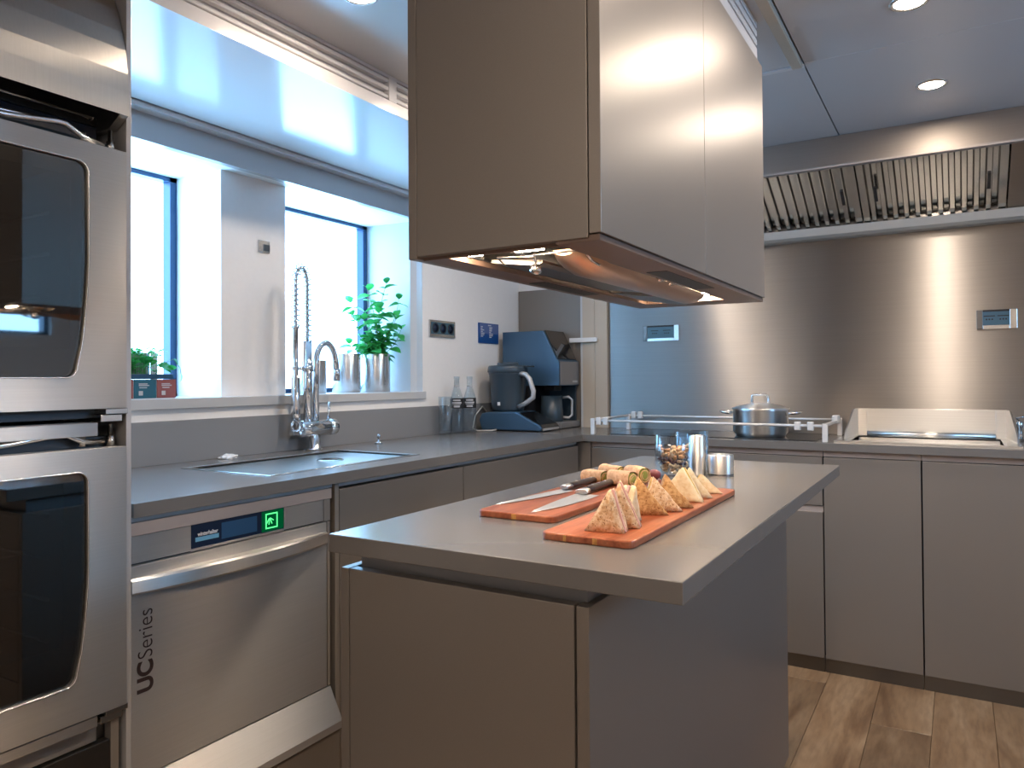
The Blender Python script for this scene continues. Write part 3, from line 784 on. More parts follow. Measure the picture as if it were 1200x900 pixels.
# ------------------------------------------------------------ extractor hood over the cooking area
eh = thing('extractor_hood', 'long steel extractor hood with slanted baffle filters above the hob', 'hood', (0.0, 3.6, 1.80))
obj('fascia', bxm(-1.60, 1.10, 3.25, 3.262, 2.026, ZC - .001, bev=.001), 'steel_fascia', eh)
obj('fascia_lip', bxm(-1.60, 1.10, 3.246, 3.275, 2.018, 2.026, bev=.001), 'channel', eh)
FT, FB = (3.268, 2.020), (3.610, 1.846)
sl = Vector((0, FB[0] - FT[0], FB[1] - FT[1])); Ls = sl.length; sn = sl.normalized(); nn = Vector((0, sn.z, -sn.y))
if nn.z > 0: nn = -nn
def slant_box(bm, x0, x1, a0, a1, h0, h1):
    """box on the filter slope: a along the slope 0..1, h height proud of it (towards the room)"""
    o = Vector((0, FT[0], FT[1])); vs = []
    for a_ in (a0, a1):
        for h in (h0, h1):
            for x in (x0, x1):
                p = o + sl * a_ + nn * h; vs.append(bm.verts.new((x, p.y, p.z)))
    for f in ((0, 1, 3, 2), (4, 6, 7, 5), (0, 4, 5, 1), (2, 3, 7, 6), (0, 2, 6, 4), (1, 5, 7, 3)):
        bm.faces.new([vs[i] for i in f])
    bmesh.ops.recalc_face_normals(bm, faces=bm.faces)
    return bm
obj('backing', slant_box(NB(), -1.60, 1.10, -0.02, 1.02, -0.06, -0.052), 'black', eh)
brushed('steel_baffle', (0.84, 0.86, 0.85), 0.17, (0, 1, 0), 0.3)
for (x0, x1) in ((-0.87, -0.352), (-0.346, 0.172)):
    ff = obj('baffle_filter', slant_box(NB(), x0, x1, 0.0, 1.0, -0.045, -0.035), 'steel_dark', eh)
    obj('filter_frame', slant_box(NB(), x0, x0 + .026, 0, 1, -.035, 0), 'steel_baffle', ff)
    obj('filter_frame', slant_box(NB(), x1 - .026, x1, 0, 1, -.035, 0), 'steel_baffle', ff)
    nb = 11; w = (x1 - x0 - .06) / nb
    for k in range(nb):
        xa = x0 + .03 + k * w
        bm = NB()
        # folded baffle: a channel with two upturned lips
        slant_box(bm, xa + w * .10, xa + w * .48, 0.015, 0.985, -.004, 0.0)
        slant_box(bm, xa + w * .10, xa + w * .16, 0.015, 0.985, -.022, -.004)
        slant_box(bm, xa + w * .42, xa + w * .48, 0.015, 0.985, -.022, -.004)
        slant_box(bm, xa + w * .58, xa + w * .98, 0.0, 1.0, -.034, -.030)
        obj('baffle', bm, 'steel_baffle', ff)
    bm = NB()
    for xx in (x0 + .06, x1 - .06):
        slant_box(bm, xx - .006, xx + .006, .38, .62, 0.0, .006)
    obj('grip', bm, 'black', ff)
obj('blank_plate', slant_box(NB(), 0.178, 1.10, 0, 1, -.03, 0), 'steel_wall', eh)
obj('blank_plate', slant_box(NB(), -1.60, -0.876, 0, 1, -.03, 0), 'steel_wall', eh)
bm = NB()
prism(bm, [(3.585, 1.842), (3.602, 1.810), (3.625, 1.800), (3.69, 1.800), (3.69, 1.812), (3.63, 1.812), (3.612, 1.820), (3.60, 1.846)], 0, -1.60, 1.10)
obj('gutter', bm, 'gutter_steel', eh)
obj('back_strip', bxm(-1.60, 1.10, 3.62, 3.69, 1.815, 1.86), 'steel_wall', eh)

# ------------------------------------------------------------ ceiling downlights
n_l = 0
spots = [(-0.064, 2.853), (-0.098, 2.194), (-0.098, 1.50), (-0.098, 0.80), (-1.29, 1.42), (-1.29, 2.10), (-1.27, 2.80), (-0.098, -0.30), (0.85, -1.20), (-0.098, -1.0), (-1.15, -1.1)]  # those behind the camera are added to brighten the faces turned towards it
for (x, y) in spots:
    lab = {0: 'lit round downlight in the ceiling above the steel pan', 1: 'lit downlight at the very top edge of the picture', 4: 'lit downlight between the slotted bulkhead and the ceiling hood, cut by the picture edge'}.get(n_l, 'unseen ceiling downlight, continuing a row or added behind the camera as fill light')
    d = thing('ceiling_downlight', lab, 'ceiling light', (x, y, ZC), 'ceiling downlights' )
    obj('trim_ring', lathe(NB(), [(.036, ZC - .001), (.040, ZC - .005), (.046, ZC - .003), (.048, ZC)], (x, y), 28), 'steel_bright', d)
    obj('lens', lathe(NB(), [(0, ZC - .004), (.030, ZC - .004), (.036, ZC - .001)], (x, y), 28), 'lamp', d)
    n_l += 1

# ------------------------------------------------------------ tap
FX, FY = -2.085, 2.035
tp = thing('spring_tap', 'tall chrome spring tap with pull-down spray and curved spout', 'tap', (FX, FY, CT))
obj('base', lathe(NB(), [(0, CT), (.032, CT), (.032, CT + .006), (.024, CT + .010), (.023, CT + .075), (0, CT + .075)], (FX, FY), 24), 'chrome', tp)
bm = NB(); lathe(bm, [(0, -.088), (.028, -.088), (.031, -.084), (.031, .048), (.0285, .049), (.0285, .052), (.031, .053), (.031, .086), (.027, .088), (0, .088)], (0, 0), 28)
rot_bm(bm, -PI / 2, 'X', (0, 0, 0)); bmesh.ops.translate(bm, verts=bm.verts, vec=(FX, FY + .018, .992))
obj('mixer_body', bm, 'chrome', tp)
obj('lever', tube(NB(), [(FX, FY + .075, 1.015), (FX, FY + .076, 1.05), (FX + .004, FY + .078, 1.088)], [.006, .005, .0045], 10), 'chrome', tp)
obj('riser_pipe', tube(NB(), [(FX, FY - .030, 1.0), (FX, FY - .032, 1.318)], .0165, 16), 'chrome', tp)
# hose arch
arch = []
for k in range(33):
    a = PI * k / 32
    arch.append((FX, FY - .060 - (-.028) * math.cos(a), 1.53 + .060 * math.sin(a)))
hose = [(FX, FY - .032, 1.318)] + arch + [(FX, FY - .089, 1.37), (FX, FY - .090, 1.18)]
obj('hose', tube(NB(), hose, .0062, 10), 'steel_satin', tp)
path = [Vector((FX, FY - .032, 1.318 + (1.53 - 1.318) * i / 24)) for i in range(24)] + [Vector(p) for p in arch] + [Vector((FX, FY - .088 - .001 * i / 16, 1.53 - (1.53 - 1.372) * i / 16)) for i in range(1, 17)]
L = [0]
for p, q in zip(path, path[1:]): L.append(L[-1] + (q - p).length)
hel = []; turns = 27; ns = turns * 12; j = 0
for i in range(ns + 1):
    s = L[-1] * i / ns
    while j < len(L) - 2 and L[j + 1] < s: j += 1
    u = (s - L[j]) / max(1e-9, L[j + 1] - L[j]); p = path[j].lerp(path[j + 1], u)
    t = (path[min(j + 2, len(path) - 1)] - path[max(j - 1, 0)]).normalized()
    n = Vector((1, 0, 0)); b_ = t.cross(n)
    a = 2 * PI * turns * i / ns
    hel.append(p + .0155 * (math.cos(a) * n + math.sin(a) * b_))
obj('spring', tube(NB(), hel, .0026, 6), 'chrome', tp)
obj('spray_head', lathe(NB(), [(0, 1.372), (.014, 1.372), (.014, 1.364), (.010, 1.36), (.010, 1.19), (.016, 1.178), (.017, 1.05), (.014, 1.03), (0, 1.03)], (FX, FY - .090), 20), 'chrome', tp)
bm = NB(); tube(bm, [(FX, FY - .090 + .019 * math.cos(2 * PI * k / 20), 1.004 + .019 * math.sin(2 * PI * k / 20)) for k in range(21)], .006, 8, cap=False)
box(bm, FX - .012, FX + .012, FY - .112, FY - .068, .972, .986, bev=.002)
obj('hook_ring', bm, 'chrome', tp)
bm = NB(); tube(bm, [(FX, FY - .10, 1.216), (FX, FY - .02, 1.216)], .007, 10)
lathe(bm, [(.016, 1.205), (.021, 1.205), (.021, 1.228), (.016, 1.228)], (FX, FY - .032), 18)
obj('clamp_arm', bm, 'chrome', tp)
sp = [(FX, FY + .010, 1.0), (FX, FY + .010, 1.23)]
for k in range(1, 18):
    a = PI * 0.93 * k / 17
    sp.append((FX, FY + .010 + .052 * (1 - math.cos(a)), 1.23 + .085 * math.sin(a)))
sp += [(FX, FY + .119, 1.20)]
obj('spout', tube(NB(), sp, .0118, 14), 'chrome', tp)
obj('spout_tip', lathe(NB(), [(0, 1.168), (.0145, 1.168), (.0145, 1.212), (.012, 1.216), (0, 1.216)], (FX, FY + .120), 18), 'chrome', tp)
# little pop-up knob and a scrap by the wall
kn = thing('waste_knob', 'small chrome pop-up knob standing on the worktop beyond the tap', 'knob', (-2.05, 2.36, CT))
obj('stem', lathe(NB(), [(0, CT), (.017, CT), (.016, CT + .006), (.005, CT + .009), (.005, CT + .024), (0, CT + .024)], (-2.05, 2.36), 18), 'chrome', kn)
obj('button', lathe(NB(), [(0, CT + .024), (.007, CT + .024), (.008, CT + .034), (.005, CT + .038), (0, CT + .038)], (-2.05, 2.36), 18), 'chrome', kn)
bm = NB(); bmesh.ops.create_icosphere(bm, subdivisions=3, radius=1)
for v in bm.verts:
    d = noise.noise(v.co * 2.3) * .45
    v.co = Vector((v.co.x * .018 * (1 + d), v.co.y * .034 * (1 + d), max(0, v.co.z * .011 * (1 + d) + .004)))
bmesh.ops.translate(bm, verts=bm.verts, vec=(-2.115, 1.675, CT))
tag(obj('paper_scrap', bm, 'print_white'), 'small crumpled white scrap on the worktop against the grey upstand', 'scrap')

# ------------------------------------------------------------ window sill things
def canister(name, label, x, y, r, h, group):
    t = thing(name, label, 'pot', (x, y, SILL), group)
    obj('wall', lathe(NB(), [(0, SILL), (r - .002, SILL), (r, SILL + .003), (r, SILL + h - .002), (r - .001, SILL + h), (r - .004, SILL + h - .002), (r - .004, SILL + .012), (0, SILL + .012)], (x, y), 40), 'steel_v', t)
    return t
canister('steel_canister', 'plain steel canister on the sill, between the tap spout and the mint', -2.335, 2.474, .062, .172, 'steel canisters on the sill')
canister('steel_canister', 'shorter steel canister half hidden behind the tap spout', -2.315, 2.250, .058, .138, 'steel canisters on the sill')
mx_, my_, mr_ = -2.300, 2.629, .066
mt = thing('potted_mint', 'leafy green mint plant in a steel pot on the window sill', 'plant', (mx_, my_, SILL))
obj('pot', lathe(NB(), [(0, SILL), (mr_ - .002, SILL), (mr_, SILL + .003), (mr_, SILL + .172), (mr_ - .001, SILL + .174), (mr_ - .004, SILL + .172), (mr_ - .004, SILL + .012), (0, SILL + .012)], (mx_, my_), 40), 'steel_v', mt)
obj('soil', lathe(NB(), [(0, SILL + .15), (mr_ - .006, SILL + .148), (mr_ - .006, SILL + .05), (0, SILL + .05)], (mx_, my_), 24), 'soil', mt)
def leaf_bm(L, w, fold=.25, bend=.3):
    bm = NB(); n = 5; rows = []
    for i in range(n + 1):
        u = i / n; ww = w * (math.sin(PI * min(1, u * 0.93 + .05)) ** 0.8) * (1 - .15 * u)
        z = -bend * L * u * u
        if i == n: ww = 0
        rows.append([bm.verts.new((-ww, u * L, z + fold * ww)), bm.verts.new((0, u * L, z)), bm.verts.new((ww, u * L, z + fold * ww))])
    for a, b in zip(rows, rows[1:]):
        for k in (0, 1):
            f = bm.faces.new((a[k], a[k + 1], b[k + 1], b[k])); f.smooth = True
    bmesh.ops.remove_doubles(bm, verts=bm.verts, dist=1e-6)
    return bm
def mk_mesh(name, bm, m):
    me = bpy.data.meshes.new(name); bm.to_mesh(me); bm.free(); me.materials.append(MAT[m]); return me
leafM = [mk_mesh('leaf', leaf_bm(.046, .017, .3, .25), 'leaf'), mk_mesh('leaf', leaf_bm(.038, .015, .2, .45), 'leaf'), mk_mesh('leaf', leaf_bm(.030, .012, .35, .15), 'leaf')]
def put_leaf(parent, base, p, direction, roll, scale, meshes=leafM):
    o = bpy.data.objects.new('leaf', random.choice(meshes)); C.objects.link(o); o.parent = parent
    y = Vector(direction).normalized(); z = Vector((0, 0, 1)); x = y.cross(z)
    x = x.normalized() if x.length > 1e-4 else Vector((1, 0, 0)); z = x.cross(y)
    m = Matrix((x, y, z)).transposed() @ Matrix.Rotation(roll, 3, 'Y')
    o.matrix_local = Matrix.Translation(Vector(p) - base) @ (m @ Matrix.Scale(scale, 3)).to_4x4()
rng = random.Random(11)
base = Vector((mx_, my_, SILL)); Z0 = SILL + .15
right = Vector((.753, .658, 0))       # roughly across the sight line
stems = [(-.115, .00, .41), (-.02, .02, .47), (.045, -.01, .50), (.105, .01, .43), (.02, -.04, .36), (-.06, -.03, .33), (.08, -.04, .33), (-.02, .05, .30), (.125, .02, .29), (-.12, -.02, .22), (.06, .05, .26), (-.035, -.05, .22), (.02, .0, .24)]
depth = Vector((-.658, .753, 0))
for (sx, sy, h) in stems:
    bx_ = base + right * sx * .30 + depth * sy * .4 + Vector((0, 0, .15 - 0))
    top = base + right * sx + depth * sy + Vector((0, 0, h - .0))
    pts = []
    for k in range(9):
        u = k / 8
        p = bx_.lerp(top, u) + right * (.012 * math.sin(u * 5 + sx * 40)) + right * (-sx * .25 * u * (1 - u))
        pts.append(p)
    obj('stem', tube(NB(), pts, [.0022 - .0012 * k / 8 for k in range(9)], 5), 'stem', mt)
    npair = max(4, int((h - .15) / .030))
    for k in range(npair + 1):
        u = min(1, (k + .5) / (npair + .3)); i = min(7, int(u * 8)); p = pts[i].lerp(pts[i + 1], u * 8 - i)
        a0 = k * PI / 2 + sx * 9 + rng.uniform(-.4, .4)
        for s in (0, PI):
            el = rng.uniform(-.25, .5) if k < npair else .9
            sc = (1.45 - .35 * abs(u - .55)) * rng.uniform(.75, 1.2)
            put_leaf(mt, base, p, (math.cos(a0 + s) * math.cos(el), math.sin(a0 + s) * math.cos(el), math.sin(el)), rng.uniform(-.5, .5), sc)
# dense foot of the plant
for k in range(64):
    a = rng.uniform(0, 2 * PI); r = rng.uniform(.01, .055)
    p = base + Vector((math.cos(a) * r, math.sin(a) * r, rng.uniform(.165, .26)))
    put_leaf(mt, base, p, (math.cos(a), math.sin(a), rng.uniform(-.3, .5)), rng.uniform(-.6, .6), rng.uniform(.8, 1.3))
# herb crate
hx0, hx1, hy0, hy1 = -2.36, -2.225, 1.17, 1.556
hb = thing('herb_crate', 'herb crate with teal and rust labels full of seedlings on the sill', 'planter', ((hx0 + hx1) / 2, (hy0 + hy1) / 2, SILL))
obj('crate', bxm(hx0, hx1 - .002, hy0, hy1 - .001, SILL, SILL + .060, bev=.001), 'device_light', hb)
for (y0, y1, m) in ((1.330, 1.405, 'label_rust'), (1.408, 1.484, 'label_teal'), (1.487, 1.555, 'label_rust')):
    lp = obj('label_panel', bxm(hx1 - .003, hx1, y0, y1, SILL + .001, SILL + .061), m, hb)
    bm = NB()
    for (a, b, z) in ((.016, .046, .045), (.016, .052, .040), (.018, .044, .033)):
        box(bm, hx1 - .001, hx1 + .0004, y0 + a, y0 + b, SILL + z, SILL + z + .0032)
    box(bm, hx1 - .001, hx1 + .0004, y0 + .016, y0 + .030, SILL + .010, SILL + .024)
    obj('label_print', bm, 'card', lp)
obj('rim', bxm(hx0 - .004, hx1 + .003, hy0, hy1 - .012, SILL + .062, SILL + .078, bev=.001), 'tray_navy', hb)
obj('plant_tag', bxm(hx0 + .02, hx0 + .022, 1.43, 1.535, SILL + .07, SILL + .150), 'device_grey', hb)
obj('plant_tag', bxm(hx0 + .03, hx0 + .032, 1.533, 1.557, SILL + .0, SILL + .150), 'card', hb)
bm = NB()
rg = random.Random(5)
for k in range(900):
    x = rg.uniform(hx0 + .01, hx1 - .005); y = rg.uniform(hy0 + .01, 1.515); z = SILL + .075 + rg.random() ** .6 * .082
    a = rg.uniform(0, 2 * PI); e = rg.uniform(-.2, .7); l = rg.uniform(.014, .026); w = l * .38
    d = Vector((math.cos(a) * math.cos(e), math.sin(a) * math.cos(e), math.sin(e))); sd = d.cross(Vector((0, 0, 1))).normalized() * w
    p = Vector((x, y, z)); q = [p, p + d * l * .5 + sd, p + d * l, p + d * l * .5 - sd]
    bm.faces.new([bm.verts.new(v) for v in q])
    if k % 3 == 0: tube(bm, [(x, y, SILL + .075), p], .0007, 3, cap=False)
o = obj('seedlings', bm, 'herb', hb); o['kind'] = 'stuff'
basil = [mk_mesh('basil_leaf', leaf_bm(.040, .020, .15, .5), 'leaf'), mk_mesh('basil_leaf', leaf_bm(.030, .013, .2, .3), 'leaf')]
hbase = ORG[hb.name]
for (p, d, r, s) in (((-2.235, 1.50, SILL + .105), (.4, .7, .1), .6, 1.15), ((-2.24, 1.515, SILL + .100), (.2, 1, -.3), -.2, 1.1), ((-2.23, 1.552, SILL + .128), (.2, .9, -.9), .5, 1.0), ((-2.228, 1.575, SILL + .080), (.1, .2, -1), .0, .9), ((-2.235, 1.53, SILL + .095), (.5, .6, .3), -.8, 1.0), ((-2.25, 1.47, SILL + .110), (.3, -.4, .8), .3, 1.1), ((-2.25, 1.455, SILL + .09), (.3, .3, 1), .0, 1.2)):
    put_leaf(hb, hbase, p, d, r, s, basil)
obj('trailing_stem', tube(NB(), [(-2.26, 1.50, SILL + .075), (-2.24, 1.525, SILL + .115), (-2.232, 1.55, SILL + .128), (-2.228, 1.572, SILL + .10), (-2.228, 1.576, SILL + .078)], .0012, 5), 'stem', hb)

# ------------------------------------------------------------ sockets and sign on the walls
def socket_left(name, label, y0, y1, z0, z1, n):
    t = thing(name, label, 'socket', (XW, (y0 + y1) / 2, (z0 + z1) / 2))
    obj('plate', bxm(XW - .002, XW + .008, y0, y1, z0, z1, bev=.001), 'steel_satin', t)
    f = obj('face', bxm(XW + .004, XW + .0095, y0 + .012, y1 - .012, z0 + .014, z1 - .010), 'socket_face', t)
    if n:
        w = (y1 - y0 - .024) / n
        for k in range(n):
            bm = NB(); lathe(bm, [(.021, 0), (.025, 0), (.025, .004), (.021, .004)], (0, 0), 20, closed=True)
            rot_bm(bm, PI / 2, 'Y', (0, 0, 0)); bmesh.ops.translate(bm, verts=bm.verts, vec=(XW + .0085, y0 + .012 + w * (k + .5), (z0 + z1) / 2 + .002))
            obj('outlet_ring', bm, 'black', f)
            bm = NB(); lathe(bm, [(0, .0005), (.020, .0005), (.020, 0), (0, 0)], (0, 0), 20)
            rot_bm(bm, PI / 2, 'Y', (0, 0, 0)); bmesh.ops.translate(bm, verts=bm.verts, vec=(XW + .0096, y0 + .012 + w * (k + .5), (z0 + z1) / 2 + .002))
            obj('outlet', bm, 'screen_navy', f)
    return t
socket_left('wall_socket', 'triple socket in a steel plate on the white wall beside the window', 2.845, 3.055, 1.377, 1.458, 3)
t = thing('wall_switch', 'small steel switch plate on the pier between the windows', 'switch', (XW - .045, 1.905, 1.68))
obj('plate', bxm(XW - .047, XW - .040, 1.875, 1.928, 1.645, 1.690, bev=.001), 'steel_satin', t)
obj('rocker', bxm(XW - .041, XW - .037, 1.898, 1.926, 1.652, 1.676, bev=.001), 'device_dark', t)
sg = thing('wall_sign', 'small square blue notice with pale lines on the white wall', 'sign', (XW, 3.368, 1.417))
obj('plate', bxm(XW - .002, XW + .006, 3.272, 3.466, 1.363, 1.470, bev=.0008), 'sign_blue', sg)
obj('upper_field', bxm(XW + .005, XW + .0065, 3.28, 3.460, 1.415, 1.466), 'sign_blue_light', sg)
bm = NB()
for k in range(7):
    z = 1.448 - k * .0085
    box(bm, XW + .006, XW + .0072, 3.290, 3.290 + (.018, .014, .03, .016, .034, .03, .02)[k], z, z + .0035)
    box(bm, XW + .006, XW + .0072, 3.372, 3.372 + (.03, .026, .024, .016, .036, .034, .02)[k], z - .002, z + .0018)
box(bm, XW + .006, XW + .0072, 3.36, 3.39, 1.457, 1.461)
obj('lines', bm, 'print_white', sg)
def socket_back(label, x0, x1, z0, z1):
    yb = YB - .008
    t = thing('wall_socket', label, 'socket', ((x0 + x1) / 2, yb, (z0 + z1) / 2))
    obj('face', bxm(x0 + .022, x1 - .026, yb - .006, yb + .002, z0 + .016, z1 - .008), 'socket_face', t)
    for (a, b, m) in ((x0, x0 + .022, 'steel_dark'), (x1 - .026, x1, 'steel_satin')):
        obj('end_cap', bxm(a, b, yb - .010, yb + .002, z0, z1, bev=.0015), m, t)
    obj('frame_bar', bxm(x0 + .022, x1 - .026, yb - .009, yb + .002, z0, z0 + .015, bev=.001), 'steel_satin', t)
    obj('frame_bar', bxm(x0 + .022, x1 - .026, yb - .009, yb + .002, z1 - .008, z1, bev=.001), 'black', t)
    for c in ((x0 * .68 + x1 * .32), (x0 * .34 + x1 * .66)):
        bm = NB()
        for dx in (-.010, 0, .010):
            box(bm, c + dx - .0028, c + dx + .0028, yb - .0068, yb - .005, (z0 + z1) / 2 - .003, (z0 + z1) / 2 + .003)
        lathe_pts = [(c - .02, (z0 + z1) / 2 + .012), (c + .02, (z0 + z1) / 2 + .012), (c + .02, (z0 + z1) / 2 + .016), (c - .02, (z0 + z1) / 2 + .016)]
        prism(bm, lathe_pts, 1, yb - .0068, yb - .005)
        obj('outlet', bm, 'black', t)
socket_back('steel framed socket on the splashback beyond the ceiling hood', -1.404, -1.213, 1.362, 1.442)
socket_back('steel framed socket on the splashback above the steel pan', 0.068, 0.210, 1.366, 1.446)

# ------------------------------------------------------------ coffee machine, blender, bottles
cm = thing('coffee_machine', 'bulky blue-grey coffee machine with sloping front in the corner', 'coffee machine', (-1.95, 3.56, CT))
CY0, CY1 = 3.45, 3.682
bm = NB(); prism(bm, [(-2.118, 1.136), (-2.118, 1.425), (-1.868, 1.425), (-1.792, 1.275), (-1.776, 1.262), (-1.776, 1.136)], 1, CY0, CY1, bev=.002)
obj('head', bm, 'device_blue', cm)
bm = NB(); prism(bm, [(-1.866, 1.428), (-1.864, 1.4285), (-1.786, 1.277), (-1.790, 1.274)], 1, CY0 + .012, CY1 - .006)
obj('front_glass', bm, 'black_gloss', cm)
obj('front_plate', bxm(-1.776, -1.772, CY0 + .01, CY1 - .004, 1.14, 1.262, bev=.001), 'device_grey', cm)
obj('badge', bxm(-1.772, -1.7708, CY1 - .085, CY1 - .025, 1.152, 1.162), 'device_light', cm)
obj('column', bxm(-2.118, -1.955, CY0, CY1, CT + .036, 1.136, bev=.002), 'black', cm)
obj('side_wing', bxm(-1.95, -1.79, CY1 - .012, CY1, CT + .036, 1.136), 'device_dark', cm)
obj('base', bxm(-2.118, -1.768, CY0, CY1, CT + .004, CT + .036, bev=.002), 'device_grey', cm)
bm = NB()
for yy in (CY0 + .03, CY1 - .03): lathe(bm, [(0, CT), (.012, CT), (.012, CT + .005), (0, CT + .005)], (-1.79, yy), 12); lathe(bm, [(0, CT), (.012, CT), (.012, CT + .005), (0, CT + .005)], (-2.1, yy), 12)
obj('feet', bm, 'black', cm)
obj('spout', bxm(-1.90, -1.84, CY0 + .07, CY1 - .08, 1.108, 1.137, bev=.003), 'black', cm)
jg = thing('milk_jug', 'dark grey jug with a handle standing under the coffee outlet', 'jug', (-1.86, 3.55, CT + .036))
jz = CT + .0365
obj('body', lathe(NB(), [(0, jz), (.060, jz), (.062, jz + .004), (.056, jz + .135), (.052, jz + .135), (.056, jz + .01), (0, jz + .01)], (-1.868, 3.54), 28), 'device_dark', jg)
obj('handle', tube(NB(), [(-1.825, 3.583, jz + .125), (-1.80, 3.606, jz + .128), (-1.787, 3.618, jz + .112), (-1.787, 3.618, jz + .03), (-1.80, 3.606, jz + .016), (-1.823, 3.585, jz + .02)], .007, 8), 'device_light', jg)
# thermo blender
MY0, MY1 = 3.20, 3.395
bl = thing('food_blender', 'dark food blender with lidded jug on a wedge-shaped base', 'blender', (-1.95, 3.30, CT))
bm = NB(); prism(bm, [(-2.095, CT + .006), (-2.110, CT + .055), (-2.095, CT + .088), (-2.06, CT + .095), (-1.905, CT + .098), (-1.885, CT + .094), (-1.760, CT + .034), (-1.745, CT + .018), (-1.755, CT + .006)], 1, MY0, MY1, bev=.006)
obj('base', bm, 'device_blue', bl)
bm = NB(); prism(bm, [(-1.878, CT + .0925), (-1.876, CT + .0945), (-1.757, CT + .0375), (-1.742, CT + .0195), (-1.746, CT + .016), (-1.760, CT + .034)], 1, MY0 + .012, MY1 - .012)
obj('touch_screen', bm, 'black_gloss', bl)
obj('front_bar', bxm(-1.748, -1.742, MY0 + .015, MY1 - .015, CT + .008, CT + .020, bev=.001), 'device_light', bl)
bm = NB(); box(bm, -2.07, -1.78, MY0 + .02, MY1 - .02, CT, CT + .007)
obj('foot_plate', bm, 'black', bl)
jx, jy = -1.995, 3.30
obj('jug', lathe(NB(), [(0, CT + .098), (.078, CT + .098), (.083, CT + .11), (.086, CT + .15), (.098, CT + .285), (.101, CT + .29), (.101, CT + .296), (0, CT + .296)], (jx, jy), 36), 'device_dark', bl)
ld = obj('lid', lathe(NB(), [(.104, CT + .296), (.106, CT + .30), (.103, CT + .325), (.098, CT + .331), (.055, CT + .334), (.055, CT + .344), (.05, CT + .348), (0, CT + .348)], (jx, jy), 36), 'device_dark', bl)
obj('lid_tab', bxm(jx + .085, jx + .150, jy - .015, jy + .015, CT + .322, CT + .329, bev=.002), 'black', ld)
bm = NB(); hp = [(jx + .085, jy - .03, CT + .290), (jx + .125, jy - .035, CT + .285), (jx + .148, jy - .035, CT + .262), (jx + .170, jy - .035, CT + .200), (jx + .168, jy - .035, CT + .170), (jx + .125, jy - .035, CT + .140), (jx + .078, jy - .03, CT + .120)]
tube(bm, hp, .0125, 10)
obj('jug_handle', bm, 'device_light', bl)
obj('badge', bxm(jx - .01, jx + .004, jy - .0885, jy - .083, CT + .128, CT + .146), 'print_white', bl)
cb = obj('power_cable', tube(NB(), [(-2.11, 3.36, CT + .03), (-2.125, 3.34, CT + .06), (-2.135, 3.27, CT + .12), (-2.13, 3.20, CT + .08), (-2.11, 3.14, CT + .012), (-2.06, 3.11, CT + .006), (-2.00, 3.15, CT + .006), (-2.0, 3.19, CT + .008)], .004, 8), 'cable', bl)
# bottles and a tumbler
def bottle(x, y, label):
    t = thing('glass_bottle', label, 'bottle', (x, y, CT), 'labelled glass bottles')
    z = CT
    outer = [(0, z), (.030, z), (.033, z + .004), (.033, z + .150), (.031, z + .172), (.018, z + .212), (.0135, z + .225), (.0135, z + .262), (.0155, z + .264), (.0155, z + .276)]
    inner = [(.012, z + .276), (.011, z + .225), (.016, z + .210), (.0285, z + .170), (.030, z + .150), (.030, z + .012), (0, z + .010)]
    obj('bottle_glass', lathe(NB(), outer + inner, (x, y), 28), 'glass', t)
    bm = NB(); n = 18; a0 = math.atan2(-y, -x)
    for k in range(n):
        for s in (0,):
            a1 = a0 - 1.25 + 2.5 * k / n; a2 = a0 - 1.25 + 2.5 * (k + 1) / n; r = .0334
            f = bm.faces.new([bm.verts.new((x + r * math.cos(a), y + r * math.sin(a), zz_)) for a, zz_ in ((a1, z + .122), (a2, z + .122), (a2, z + .180 - .008), (a1, z + .180 - .008))])
    bmesh.ops.remove_doubles(bm, verts=bm.verts, dist=1e-6)
    lb = obj('paper_label', bm, 'black', t)
    bm = NB()
    for (za, zb, w) in ((.158, .165, .55), (.146, .153, .75), (.140, .143, .6), (.128, .136, .45)):
        for k in range(8):
            a1 = a0 - w + 2 * w * k / 8; a2 = a0 - w + 2 * w * (k + 1) / 8; r = .0338
            bm.faces.new([bm.verts.new((x + r * math.cos(a), y + r * math.sin(a), zz_)) for a, zz_ in ((a1, z + za), (a2, z + za), (a2, z + zb), (a1, z + zb))])
    obj('label_print', bm, 'card', lb)
    obj('neck_ring', lathe(NB(), [(.0137, z + .226), (.0142, z + .226), (.0142, z + .232), (.0137, z + .232)], (x, y), 20, closed=True), 'card', t)
bottle(-2.085, 2.968, 'clear glass bottle with a black label, next to the tumbler')
bottle(-2.062, 3.045, 'clear glass bottle with a black label, nearer the blender')
z = CT; tx, ty = -2.085, 2.875
tg = thing('tumbler', 'tall clear tumbler standing in front of the two labelled bottles', 'glass', (tx, ty, CT))
obj('tumbler_glass', lathe(NB(), [(0, z), (.028, z), (.031, z + .004), (.034, z + .180), (.0325, z + .181), (.0292, z + .02), (0, z + .018)], (tx, ty), 28), 'glass', tg)
# white wall bracket on the pilaster
bk = thing('wall_bracket', 'white bar bracket across the beige pilaster beside the coffee machine', 'bracket', (-1.74, 3.655, 1.385))
obj('bar', bxm(-1.815, -1.652, 3.648, 3.662, 1.368, 1.392, bev=.002), 'print_white', bk)
obj('fixing', bxm(-1.70, -1.675, 3.66, 3.672, 1.372, 1.388), 'print_white', bk)

